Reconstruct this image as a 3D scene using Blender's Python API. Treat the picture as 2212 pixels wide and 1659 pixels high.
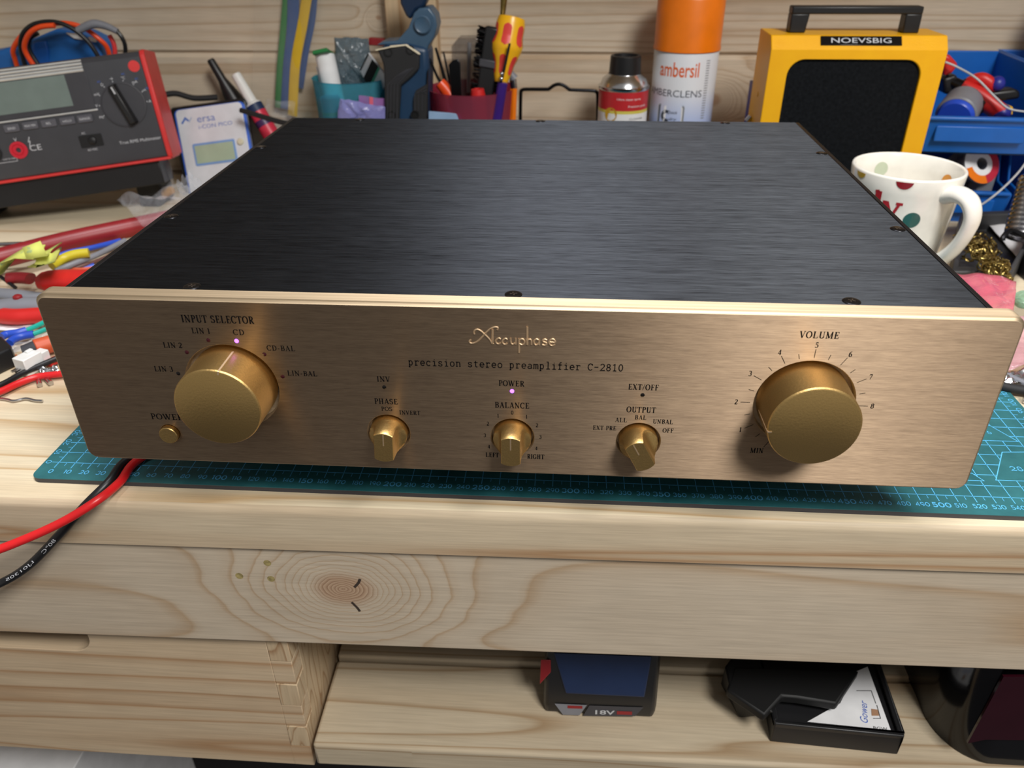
import bpy, bmesh, math, random
from mathutils import Vector, Matrix
R_ = math.radians
sc = bpy.context.scene
for o in list(bpy.data.objects): bpy.data.objects.remove(o)
col = sc.collection
random.seed(7)

# ---------------------------------------------------------------- camera (all lengths in millimetres, scaled by MM on build)
MM = 0.001
CAM = Vector((292.217, -353.889, 277.125)); FPX = 1701.9; IW, IH = 2212, 1659
yaw, pit, rol = R_(4.05), R_(-31.108), R_(-0.3804)
cf = Vector((-math.sin(yaw)*math.cos(pit), math.cos(yaw)*math.cos(pit), math.sin(pit)))
cr0 = Vector((math.cos(yaw), math.sin(yaw), 0)); cu0 = cr0.cross(cf)
cr = cr0*math.cos(rol) + cu0*math.sin(rol); cu = -cr0*math.sin(rol) + cu0*math.cos(rol)
cd = bpy.data.cameras.new('camera'); cam = bpy.data.objects.new('camera', cd); col.objects.link(cam)
cam.matrix_world = Matrix((( cr.x, cu.x, -cf.x, CAM.x*MM), (cr.y, cu.y, -cf.y, CAM.y*MM), (cr.z, cu.z, -cf.z, CAM.z*MM), (0,0,0,1)))
cd.sensor_fit = 'HORIZONTAL'; cd.sensor_width = 36; cd.lens = FPX/IW*36
cd.clip_start = 0.01; cd.clip_end = 50
cd.dof.use_dof = True; cd.dof.focus_distance = 0.42; cd.dof.aperture_fstop = 11.5
sc.camera = cam

# ---------------------------------------------------------------- light and exposure
sc.view_settings.view_transform = 'Standard'; sc.view_settings.look = 'None'
sc.view_settings.gamma = 1; sc.view_settings.use_curve_mapping = False
sc.view_settings.exposure = 0.0
w = bpy.data.worlds.new('room'); sc.world = w; w.use_nodes = True
w.node_tree.nodes['Background'].inputs[0].default_value = (0.95, 0.92, 0.88, 1)
w.node_tree.nodes['Background'].inputs[1].default_value = 0.25
def area(name, loc, target, size, sy, power, color):
    l = bpy.data.lights.new(name, 'AREA'); l.shape = 'RECTANGLE'; l.size = size*MM; l.size_y = sy*MM
    l.energy = power; l.color = color
    o = bpy.data.objects.new(name, l); col.objects.link(o); o.location = Vector(loc)*MM
    o.rotation_euler = (Vector(target)-Vector(loc)).to_track_quat('-Z', 'Y').to_euler()
    return o
area('ceiling_lamp_over_bench', (270, 60, 1500), (270, 100, 0), 420, 160, 15, (0.98, 0.98, 1.0))
area('ceiling_lamp_in_front', (810, -740, 1130), (330, 0, 40), 400, 400, 20, (1.0, 0.98, 0.94))

# ---------------------------------------------------------------- pixel -> real point on a real plane
def ray(px, py): return cr*((px-IW/2)/FPX) + cu*((IH/2-py)/FPX) + cf
def P(px, py, Y):
    d = ray(px, py); return CAM + d*((Y-CAM.y)/d.y)
def A(px, py, z=-3):
    d = ray(px, py); return CAM + d*((z-CAM.z)/d.z)
class Pl:
    def __init__(s, o, U, V):
        s.o = Vector(o); s.U = Vector(U).normalized(); s.V = (Vector(V)-s.U*Vector(V).dot(s.U)).normalized(); s.N = s.U.cross(s.V)
        s.M = frame(s.o, s.U, s.V, s.N)
    def hit(s, px, py):
        d = ray(px, py); return CAM + d*(s.N.dot(s.o-CAM)/s.N.dot(d))
    def uv(s, px, py):
        q = s.hit(px, py)-s.o; return (q.dot(s.U), q.dot(s.V))
    def at(s, u, v, n=0): return s.o+s.U*u+s.V*v+s.N*n
def frame(o, x, y, z):
    return Matrix(((x[0], y[0], z[0], o[0]), (x[1], y[1], z[1], o[1]), (x[2], y[2], z[2], o[2]), (0,0,0,1)))
def axis_frame(p, d):
    d = Vector(d).normalized(); a = Vector((1,0,0)) if abs(d.x) < .8 else Vector((0,0,1))
    x = a.cross(d).normalized(); y = d.cross(x); return frame(p, x, y, d)

# ---------------------------------------------------------------- mesh builder
BASE = {}
def smooth_path(pts, sub=6, closed=False):
    pts = [Vector(p) for p in pts]; n = len(pts); out = []
    if n < 3 or sub < 2: return pts
    rng = range(n if closed else n-1)
    for i in rng:
        g = lambda k: pts[k % n] if closed else pts[max(0, min(n-1, k))]
        p0, p1, p2, p3 = g(i-1), g(i), g(i+1), g(i+2)
        for k in range(sub):
            t = k/sub
            out.append(.5*((2*p1)+(p2-p0)*t+(2*p0-5*p1+4*p2-p3)*t*t+(3*p1-p0-3*p2+p3)*t**3))
    if not closed: out.append(pts[-1])
    return out
class B:
    def __init__(s): s.v = []; s.f = []; s.m = []
    def add(s, vs, fs, mi=0, M=None):
        k = len(s.v)
        s.v += [M @ Vector(p) if M else Vector(p) for p in vs]
        s.f += [tuple(i+k for i in f) for f in fs]; s.m += [mi]*len(fs); return s
    def box(s, x0, x1, y0, y1, z0, z1, mi=0, M=None):
        vs = [(x,y,z) for x in (x0,x1) for y in (y0,y1) for z in (z0,z1)]
        return s.add(vs, [(0,1,3,2),(4,6,7,5),(0,4,5,1),(2,3,7,6),(0,2,6,4),(1,5,7,3)], mi, M)
    def hexa(s, a, b, mi=0, M=None):      # two quads, bottom a and top b
        return s.add(list(a)+list(b), [(3,2,1,0),(4,5,6,7),(0,1,5,4),(1,2,6,5),(2,3,7,6),(3,0,4,7)], mi, M)
    def lathe(s, prof, M=None, n=40, mi=0, a0=0, a1=360):
        full = abs(a1-a0) >= 360; cnt = n if full else n+1; vs = []; fs = []
        for r, z in prof:
            for i in range(cnt):
                t = R_(a0+(a1-a0)*i/n); vs.append((r*math.cos(t), r*math.sin(t), z))
        for j in range(len(prof)-1):
            for i in range(n):
                k = (i+1) % cnt; fs.append((j*cnt+i, j*cnt+k, (j+1)*cnt+k, (j+1)*cnt+i))
        return s.add(vs, fs, mi, M)
    def cyl(s, p0, p1, r0, r1=None, n=24, mi=0, e=0):
        p0, p1 = Vector(p0), Vector(p1); L = (p1-p0).length; r1 = r0 if r1 is None else r1
        if e: pr = [(0,0),(r0-e,0),(r0,e),(r1,L-e),(r1-e,L),(0,L)]
        else: pr = [(0,0),(r0,0),(r1,L),(0,L)]
        return s.lathe(pr, axis_frame(p0, p1-p0), n, mi)
    def tube(s, pts, r, n=10, sub=6, closed=False, mi=0, flat=1.0, fn=None):
        pts = smooth_path(pts, sub, closed); N = len(pts); vs = []; fs = []; prev = None
        for i, p in enumerate(pts):
            a = pts[(i-1) % N] if (closed or i) else p; b = pts[(i+1) % N] if (closed or i < N-1) else p
            t = (b-a).normalized()
            if prev is None:
                prev = t.orthogonal().normalized() if fn is None else Vector(fn)
            x = (prev-t*prev.dot(t)).normalized(); prev = x; y = t.cross(x)
            rr = r(i/(N-1)) if callable(r) else r
            for k in range(n):
                th = 2*math.pi*k/n; vs.append(p+x*(rr*flat*math.cos(th))+y*(rr*math.sin(th)))
        for i in range(N if closed else N-1):
            for k in range(n):
                a, b = i*n+k, i*n+(k+1) % n; c, d = ((i+1) % N)*n+(k+1) % n, ((i+1) % N)*n+k
                fs.append((a,b,c,d))
        if not closed:
            fs.append(tuple(range(n-1,-1,-1))); fs.append(tuple((N-1)*n+k for k in range(n)))
        return s.add(vs, fs, mi)
    def prism(s, poly, h0, h1, M=None, mi=0):
        n = len(poly); vs = [(x,y,h0) for x,y in poly]+[(x,y,h1) for x,y in poly]
        fs = [tuple(range(n-1,-1,-1)), tuple(range(n,2*n))]+[(i,(i+1)%n,n+(i+1)%n,n+i) for i in range(n)]
        return s.add(vs, fs, mi, M)
    def face(s, poly, h, M=None, mi=0): return s.add([(x,y,h) for x,y in poly], [tuple(range(len(poly)))], mi, M)
    def sphere(s, c, rx, ry=None, rz=None, n=20, mi=0, M=None):
        ry = ry or rx; rz = rz or rx; c = Vector(c); m = n//2; vs = []; fs = []
        for j in range(m+1):
            ph = math.pi*j/m
            for i in range(n):
                t = 2*math.pi*i/n; vs.append(c+Vector((rx*math.sin(ph)*math.cos(t), ry*math.sin(ph)*math.sin(t), rz*math.cos(ph))))
        for j in range(m):
            for i in range(n): fs.append((j*n+i, (j+1)*n+i, (j+1)*n+(i+1)%n, j*n+(i+1)%n))
        return s.add(vs, fs, mi, M)
    def grid(s, fn, nu, nv, mi=0, M=None):
        vs = [fn(i/nu, j/nv) for j in range(nv+1) for i in range(nu+1)]; q = nu+1
        return s.add(vs, [(j*q+i, j*q+i+1, (j+1)*q+i+1, (j+1)*q+i) for j in range(nv) for i in range(nu)], mi, M)
    def ribbon(s, pts, wd, h, M=None, mi=0, closed=False):
        # flat stroke in the local xy plane; wd = width or function(direction)
        pts = [Vector((p[0],p[1])) for p in pts]; n = len(pts); vs = []; fs = []
        for i, p in enumerate(pts):
            a = pts[i-1] if (i or closed) else p; b = pts[(i+1)%n] if (i < n-1 or closed) else p
            d1 = (p-a); d2 = (b-p); d1 = d1.normalized() if d1.length > 1e-6 else d2.normalized(); d2 = d2.normalized() if d2.length > 1e-6 else d1
            t = (d1+d2); t = t.normalized() if t.length > 1e-6 else d1
            nn = Vector((-t.y, t.x)); c = max(.5, nn.dot(Vector((-d1.y, d1.x))))
            ww = (wd(t) if callable(wd) else wd)/2/c
            vs += [(p.x+nn.x*ww, p.y+nn.y*ww, h), (p.x-nn.x*ww, p.y-nn.y*ww, h)]
        for i in range(n if closed else n-1):
            j = (i+1) % n; fs.append((2*i, 2*i+1, 2*j+1, 2*j))
        return s.add(vs, fs, mi, M)
    def rotate_all(s, M): s.v = [M @ p for p in s.v]; return s
    def build(s, name, mats, parent=None, bevel=0, seg=2, smooth=35, sub=0, solid=0, base=None):
        if not isinstance(mats, (list, tuple)): mats = [mats]
        if base is not None: base = Vector(base)
        elif parent is None:
            xs = [p.x for p in s.v]; ys = [p.y for p in s.v]; zs = [p.z for p in s.v]
            base = Vector(((min(xs)+max(xs))/2, (min(ys)+max(ys))/2, min(zs)))
        else: base = BASE[parent.name]
        me = bpy.data.meshes.new(name)
        me.from_pydata([tuple((p-base)*MM) for p in s.v], [], s.f)
        for m in mats: me.materials.append(m)
        me.polygons.foreach_set('material_index', s.m)
        bm = bmesh.new(); bm.from_mesh(me); bmesh.ops.remove_doubles(bm, verts=bm.verts, dist=1e-6)
        bmesh.ops.recalc_face_normals(bm, faces=bm.faces); bm.to_mesh(me); bm.free()
        me.shade_smooth(); me.set_sharp_from_angle(angle=R_(smooth))
        o = bpy.data.objects.new(name, me); col.objects.link(o)
        if parent is None: o.location = base*MM
        else: o.parent = parent
        BASE[o.name] = base
        if solid:
            md = o.modifiers.new('thickness', 'SOLIDIFY'); md.thickness = solid*MM; md.offset = 0
        if bevel:
            md = o.modifiers.new('edge', 'BEVEL'); md.width = bevel*MM; md.segments = seg; md.limit_method = 'ANGLE'; md.angle_limit = R_(40)
            md.harden_normals = False
        if sub:
            md = o.modifiers.new('round', 'SUBSURF'); md.levels = sub; md.render_levels = sub
        return o
def tag(o, label, cat, group=None, kind=None):
    o['label'] = label; o['category'] = cat
    if group: o['group'] = group
    if kind: o['kind'] = kind
    return o
def root(name, loc, label, cat, group=None):
    o = bpy.data.objects.new(name, None); col.objects.link(o); o.empty_display_size = .02
    o.location = Vector(loc)*MM; BASE[o.name] = Vector(loc); return tag(o, label, cat, group)
def struct(o): o['kind'] = 'structure'; return o
def arc(cx, cy, rx, ry, a0, a1, n=14):
    return [(cx+rx*math.cos(R_(a0+(a1-a0)*i/n)), cy+ry*math.sin(R_(a0+(a1-a0)*i/n))) for i in range(n+1)]
def rrect(x0, x1, y0, y1, r, n=6):
    return arc(x1-r, y1-r, r, r, 0, 90, n)+arc(x0+r, y1-r, r, r, 90, 180, n)+arc(x0+r, y0+r, r, r, 180, 270, n)+arc(x1-r, y0+r, r, r, 270, 360, n)
def rotz(a, p=(0,0,0)): return Matrix.Translation(Vector(p)) @ Matrix.Rotation(R_(a), 4, 'Z') @ Matrix.Translation(-Vector(p))
# ---------------------------------------------------------------- materials
def lin(c):
    return tuple(((x/255)/12.92 if x/255 <= .04045 else (((x/255)+.055)/1.055)**2.4) for x in c)+(1,)
class N:
    def __init__(s, name):
        s.mat = bpy.data.materials.new(name); s.mat.use_nodes = True; s.t = s.mat.node_tree
        s.p = s.t.nodes['Principled BSDF']; s.out = s.t.nodes['Material Output']
    def n(s, kind, ins=None, **kw):
        q = s.t.nodes.new(kind)
        for k, v in kw.items(): setattr(q, k, v)
        for k, v in (ins or {}).items(): s.put(q.inputs[k], v)
        return q
    def put(s, sock, v):
        if isinstance(v, bpy.types.NodeSocket): s.t.links.new(v, sock)
        else: sock.default_value = v
    def math(s, op, a, b=0.0, c=0.0, clamp=False):
        q = s.n('ShaderNodeMath', operation=op, use_clamp=clamp); s.put(q.inputs[0], a); s.put(q.inputs[1], b); s.put(q.inputs[2], c); return q.outputs[0]
    def mix(s, f, a, b, mode='MIX'):
        q = s.n('ShaderNodeMix', data_type='RGBA', blend_type=mode); s.put(q.inputs[0], f); s.put(q.inputs[6], a); s.put(q.inputs[7], b); return q.outputs[2]
    def coord(s, scale=(1,1,1), loc=(0,0,0), kind='Object', rot=(0,0,0)):
        tc = s.n('ShaderNodeTexCoord'); mp = s.n('ShaderNodeMapping'); s.t.links.new(tc.outputs[kind], mp.inputs[0])
        mp.inputs['Scale'].default_value = scale; mp.inputs['Location'].default_value = loc; mp.inputs['Rotation'].default_value = rot; return mp.outputs[0]
    def noise(s, vec, scale, detail=2, rough=.5, dist=0):
        q = s.n('ShaderNodeTexNoise', {'Scale': scale, 'Detail': detail, 'Roughness': rough, 'Distortion': dist}); s.t.links.new(vec, q.inputs['Vector']); return q.outputs[0]
    def ramp(s, f, stops):
        q = s.n('ShaderNodeValToRGB'); e = q.color_ramp.elements
        while len(e) < len(stops): e.new(.5)
        for k, (p, c) in enumerate(stops): e[k].position = p; e[k].color = c
        s.put(q.inputs[0], f); return q.outputs[0]
    def bump(s, h, strength=.3, dist=.001):
        q = s.n('ShaderNodeBump', {'Strength': strength, 'Distance': dist}); s.t.links.new(h, q.inputs['Height']); return q.outputs[0]
    def set(s, **kw):
        for k, v in kw.items(): s.put(s.p.inputs[k.replace('_', ' ')], v)
        return s
def plastic(name, c, rough=.45, var=.06, metallic=0, spec=.5, scale=60, bump=0):
    m = N(name); v = m.coord(); f = m.noise(v, scale, 3)
    c = lin(c); lo = tuple(x*(1-var) for x in c[:3])+(1,); hi = tuple(min(1, x*(1+var)) for x in c[:3])+(1,)
    m.set(Base_Color=m.ramp(f, [(.3, lo), (.7, hi)]), Roughness=rough, Metallic=metallic)
    m.p.inputs['Specular IOR Level'].default_value = spec
    if bump: m.set(Normal=m.bump(m.noise(m.coord(), 900, 2), bump, .0005))
    return m.mat
def film(name, c, alpha=.35, rough=.15, crease=0, spec=.7):
    m = N(name); v = m.coord(); f = m.noise(v, 55, 4, .6)
    m.set(Base_Color=lin(c), Roughness=rough); m.p.inputs['Specular IOR Level'].default_value = spec
    m.set(Alpha=m.math('ADD', m.math('MULTIPLY', m.math('SUBTRACT', f, .5), alpha*.9), alpha, clamp=True))
    if crease: m.set(Normal=m.bump(m.noise(m.coord(), 70, 3, .6, 1.2), crease, .004))
    return m.mat
def tinted(name, c, alpha=.55, rough=.12):
    # coloured see-through plastic: a tinted transparent layer under a glossy surface
    m = N(name); t = m.n('ShaderNodeBsdfTransparent', {'Color': lin(c)}); m.set(Base_Color=lin(c), Roughness=rough)
    q = m.n('ShaderNodeMixShader'); q.inputs[0].default_value = 1-alpha
    m.t.links.new(t.outputs[0], q.inputs[2]); m.t.links.new(m.p.outputs[0], q.inputs[1]); m.t.links.new(q.outputs[0], m.out.inputs[0]); return m.mat
def glow(name, c, s):
    m = N(name); m.set(Base_Color=lin(c), Emission_Color=lin(c), Emission_Strength=s); return m.mat
def wood(name, light, dark, ax=0, cross=1, K=9, stretch=.07, knots=(), plane=(0,2), boards=None, rough=.55, scale=9, fib=.10, dark_at=.80, loc=(0,0,0), gloss=.35):
    """pine: rings stretched along ax; knots = (a, b, ra, rb) in metres in the plane axes"""
    m = N(name); sca = [1,1,1]; sca[ax] = stretch
    tc = m.n('ShaderNodeTexCoord'); sp = m.n('ShaderNodeSeparateXYZ'); m.t.links.new(tc.outputs['Object'], sp.inputs[0])
    vec = m.coord(tuple(sca), loc)
    if boards:                                   # every board its own cut of wood
        axis, z0, hgt = boards
        idx = m.math('FLOOR', m.math('DIVIDE', m.math('SUBTRACT', sp.outputs[axis], z0), hgt))
        cb = m.n('ShaderNodeCombineXYZ'); m.t.links.new(m.math('MULTIPLY', idx, 3.71), cb.inputs[(ax+1) % 3]); m.t.links.new(m.math('MULTIPLY', idx, 1.37), cb.inputs[ax])
        va = m.n('ShaderNodeVectorMath', operation='ADD'); m.t.links.new(vec, va.inputs[0]); m.t.links.new(cb.outputs[0], va.inputs[1]); vec = va.outputs[0]
    base = m.noise(vec, scale, 1.5, .45, .25)
    val = m.math('MULTIPLY', base, K)
    kn = None
    for (ka, kb, ra, rb) in knots:
        da = m.math('DIVIDE', m.math('SUBTRACT', sp.outputs[plane[0]], ka), ra); db = m.math('DIVIDE', m.math('SUBTRACT', sp.outputs[plane[1]], kb), rb)
        wob = m.noise(m.coord(), 60, 2)
        d = m.math('ADD', m.math('SQRT', m.math('ADD', m.math('MULTIPLY', da, da), m.math('MULTIPLY', db, db))), m.math('MULTIPLY', wob, .35))
        near = m.math('POWER', 2.718, m.math('MULTIPLY', d, -.65))
        val = m.math('ADD', val, m.math('MULTIPLY', near, 22.0))
        q = m.math('SUBTRACT', 1.25, d, clamp=True); q = m.math('MULTIPLY', q, 2.2, clamp=True)
        kn = q if kn is None else m.math('MAXIMUM', kn, q)
    fr = m.math('FRACT', val)
    L, D = lin(light), lin(dark); mid = tuple(a*.75+b*.25 for a, b in zip(L, D))
    c = m.ramp(fr, [(0, mid), (.08, L), (.45, L), (dark_at, mid), (.95, D), (1, mid)])
    fv = m.coord(tuple(.03 if i == ax else 1 for i in range(3)))
    fibre = m.noise(fv, 700, 2, .6); blot = m.noise(m.coord(), 14, 3, .6)
    c = m.mix(fib*4, c, m.ramp(fibre, [(.3, (.6,.6,.6,1)), (.7, (1,1,1,1))]), 'MULTIPLY')
    c = m.mix(.5, c, m.ramp(blot, [(.3, (.82,.80,.78,1)), (.7, (1,1,1,1))]), 'MULTIPLY')
    if kn is not None:
        kc = m.ramp(m.math('FRACT', m.math('MULTIPLY', val, 1.0)), [(0, lin((194,164,136))), (.6, lin((172,138,110))), (1, lin((138,104,80)))])
        c = m.mix(m.math('MULTIPLY', kn, .85), c, kc)
    m.set(Base_Color=c, Roughness=rough, Normal=m.bump(fibre, .12, .0006)); m.p.inputs['Specular IOR Level'].default_value = gloss
    return m.mat
def brushed(name, c0, c1, rough=.34, aniso=.75, ax=0, fine=1400, st=.012, bump=.12, spk=.0, metallic=1.0, tang=(1,0,0)):
    m = N(name); sca = [1,1,1]; sca[ax] = st
    f = m.noise(m.coord(tuple(sca)), fine, 3, .7); g = m.noise(m.coord(tuple(sca)), fine*.25, 3, .7)
    h = m.math('ADD', m.math('MULTIPLY', f, .6), m.math('MULTIPLY', g, .4))
    m.set(Base_Color=m.ramp(h, [(.32, lin(c0)), (.62, lin(c1))]), Metallic=metallic, Anisotropic=aniso,
          Roughness=m.math('ADD', rough-.08, m.math('MULTIPLY', h, .16)), Normal=m.bump(h, bump, .0003))
    cb = m.n('ShaderNodeCombineXYZ', {0: tang[0], 1: tang[1], 2: tang[2]}); m.t.links.new(cb.outputs[0], m.p.inputs['Tangent'])
    return m.mat
M = {}
def C_(k, *a, **kw): M[k] = plastic(k, *a, **kw); return M[k]
for k, c, r in [('black_plastic',(26,26,28),.4),('black_rubber',(34,34,36),.7),('dark_grey',(62,62,68),.5),('grey',(128,130,138),.45),('light_grey',(190,192,196),.45),
    ('white_plastic',(236,236,234),.35),('red_plastic',(205,38,36),.4),('dark_red',(140,30,36),.4),('bumper_red',(222,58,58),.45),('blue_bin',(20,98,186),.4),('royal_blue',(40,80,205),.35),
    ('orange_plastic',(240,122,12),.35),('yellow',(246,190,20),.35),('green',(30,120,60),.5),('teal_wire',(28,165,150),.4),('blue_sleeve',(40,78,190),.4),('signal_orange',(240,80,30),.35),
    ('meter_blue',(30,100,175),.45),('navy',(20,44,84),.5),('purple',(60,30,120),.35),('cream_ceramic',(240,236,226),.12),('paper',(232,232,234),.7),('ink',(14,12,14),.6),('grid_blue',(95,190,245),.6),
    ('pale_blue',(150,180,215),.5),('maroon',(90,24,40),.4),('tag_yellow',(214,218,110),.75),('wire_red',(214,32,36),.35),('terracotta',(200,86,50),.5),('steel_blue',(66,92,116),.35),
    ('lcd_grey',(118,132,128),.3),('lcd_green',(176,196,172),.3),('silver_ink',(208,210,216),.5),('blue_ink',(60,100,190),.6),('warm_ink',(226,96,22),.6),('red_ink',(170,34,44),.5),
    ('pink',(236,110,130),.4),('grey_dot',(196,206,180),.15),('dot_green',(44,94,88),.15),('dot_red',(150,36,44),.15),('dot_yellow',(232,186,64),.15),('dot_orange',(226,150,50),.15),
    ('label_sky',(150,180,235),.4),('cream_button',(226,220,196),.4),('ivory',(236,224,196),.6),('socket_red',(214,40,60),.35),('deep_black',(8,8,9),.6),('copper',(170,100,60),.4)]:
    C_(k, c, r)
M['ink'].node_tree.nodes['Principled BSDF'].inputs['Specular IOR Level'].default_value = .15
M['steel'] = plastic('steel', (196,196,200), .22, metallic=1); M['dark_steel'] = plastic('dark_steel', (70,70,74), .3, metallic=1); M['black_steel'] = plastic('black_steel', (44,44,47), .3, metallic=.9)
M['brass'] = plastic('brass', (146,126,74), .34, metallic=1, var=.3, scale=200)
M['white_metal'] = plastic('white_metal', (214,216,220), .18, metallic=1); M['bright_trim'] = plastic('bright_trim', (226,228,228), .22, metallic=.45); M['key_grey'] = plastic('key_grey', (92,92,100), .4)
M['amber_paint'] = plastic('amber_paint', (255,184,8), .38, var=.04, bump=.25)
M['felt'] = plastic('felt', (22,24,27), .95, var=.35, spec=.1, scale=350)
M['gold_face'] = brushed('gold_face', (152,130,108), (180,156,130), rough=.54, aniso=.92, tang=(0,0,1), bump=.06, fine=2200, st=.05)
M['gold_edge'] = brushed('gold_edge', (206,186,156), (230,210,180), rough=.62, aniso=.6, bump=.05, tang=(0,1,0))
M['gold_knob'] = plastic('gold_knob', (216,180,116), .40, metallic=1, var=.10, scale=2600, bump=.15)
M['logo_gold'] = plastic('logo_gold', (236,208,172), .55, metallic=1)
M['black_brushed'] = brushed('black_brushed', (36,37,40), (70,73,78), rough=.52, aniso=.95, fine=1800, st=.035, bump=.12, tang=(0,1,0))
M['black_anodised'] = plastic('black_anodised', (30,30,33), .42, metallic=.6)
M['led_on'] = glow('led_on', (150,70,255), 7); M['led_off'] = plastic('led_off', (60,16,26), .2); M['led_dark'] = plastic('led_dark', (20,16,14), .2)
M['bag_clear'] = film('bag_clear', (226,228,236), .11, .1, .6); M['bag_pink'] = film('bag_pink', (240,120,142), .58, .2, .2); M['bag_lilac'] = film('bag_lilac', (150,150,215), .75, .25, .4)
M['bag_milky'] = film('bag_milky', (206,200,186), .13, .2, .5); M['bag_hang'] = film('bag_hang', (206,200,186), .10, .25, .3); M['bag_smoke'] = film('bag_smoke', (96,112,122), .78, .22, .9); M['clear_box'] = film('clear_box', (90,84,84), .45, .1, 0)
M['bag_green'] = film('bag_green', (132,184,156), .65, .2, .4); M['bag_rose'] = film('bag_rose', (226,170,184), .42, .2, .35)
M['teal_clear'] = tinted('teal_clear', (120,205,222), .26); M['red_clear'] = tinted('red_clear', (214,110,140), .30); M['cyan_tint'] = tinted('cyan_tint', (90,190,225), .35)
def two_tone(name, a, b, axis, at, soft=.01):
    m = N(name); tc = m.n('ShaderNodeTexCoord'); sp = m.n('ShaderNodeSeparateXYZ'); m.t.links.new(tc.outputs['Object'], sp.inputs[0])
    f = m.math('DIVIDE', m.math('SUBTRACT', sp.outputs[axis], at-soft), 2*soft, clamp=True)
    m.set(Base_Color=m.mix(f, lin(a), lin(b)), Roughness=.35); return m.mat
def mat_teal():
    m = N('mat_teal'); f = m.noise(m.coord(), 40, 4, .65); g = m.noise(m.coord(), 900, 2)
    c = m.ramp(f, [(.3, lin((34,92,98))), (.7, lin((50,116,122)))])
    m.set(Base_Color=c, Roughness=.5, Normal=m.bump(g, .15, .0003)); return m.mat
M['mat_teal'] = mat_teal()
M['wood_wall'] = wood('wood_wall', (220,204,182), (196,172,144), ax=0, K=15, stretch=.025, boards=(2, .135, .140), plane=(0,2), scale=15, dark_at=.7,
                      knots=(tuple(P(1540,216,600)[i]*MM for i in (0,2))+(.010,.008), tuple(P(818,38,600)[i]*MM for i in (0,2))+(.004,.003)))
M['wood_top'] = wood('wood_top', (232,216,186), (204,172,130), ax=0, K=9, stretch=.04, boards=(1, -.03, .095), scale=12)
M['wood_edge'] = wood('wood_edge', (214,196,168), (184,148,112), ax=0, K=6, stretch=.045, scale=20, loc=(.3,0,.2))
M['wood_rail'] = wood('wood_rail', (212,196,174), (194,168,138), ax=0, K=6, stretch=.07, knots=(tuple(P(738,1283,-30)[i]*MM for i in (0,2))+(.020,.0145),), scale=12)
M['wood_shelf'] = wood('wood_shelf', (204,188,162), (172,146,114), ax=0, K=12, stretch=.05, boards=(1, -.027, .073), scale=16)
M['wood_crate'] = wood('wood_crate', (220,196,164), (190,152,114), ax=0, K=9, stretch=.06, knots=((.108,-.200,.004,.0035),), scale=13)
M['end_grain'] = wood('end_grain', (216,192,158), (176,140,104), ax=2, K=12, stretch=.2, scale=40)
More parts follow.
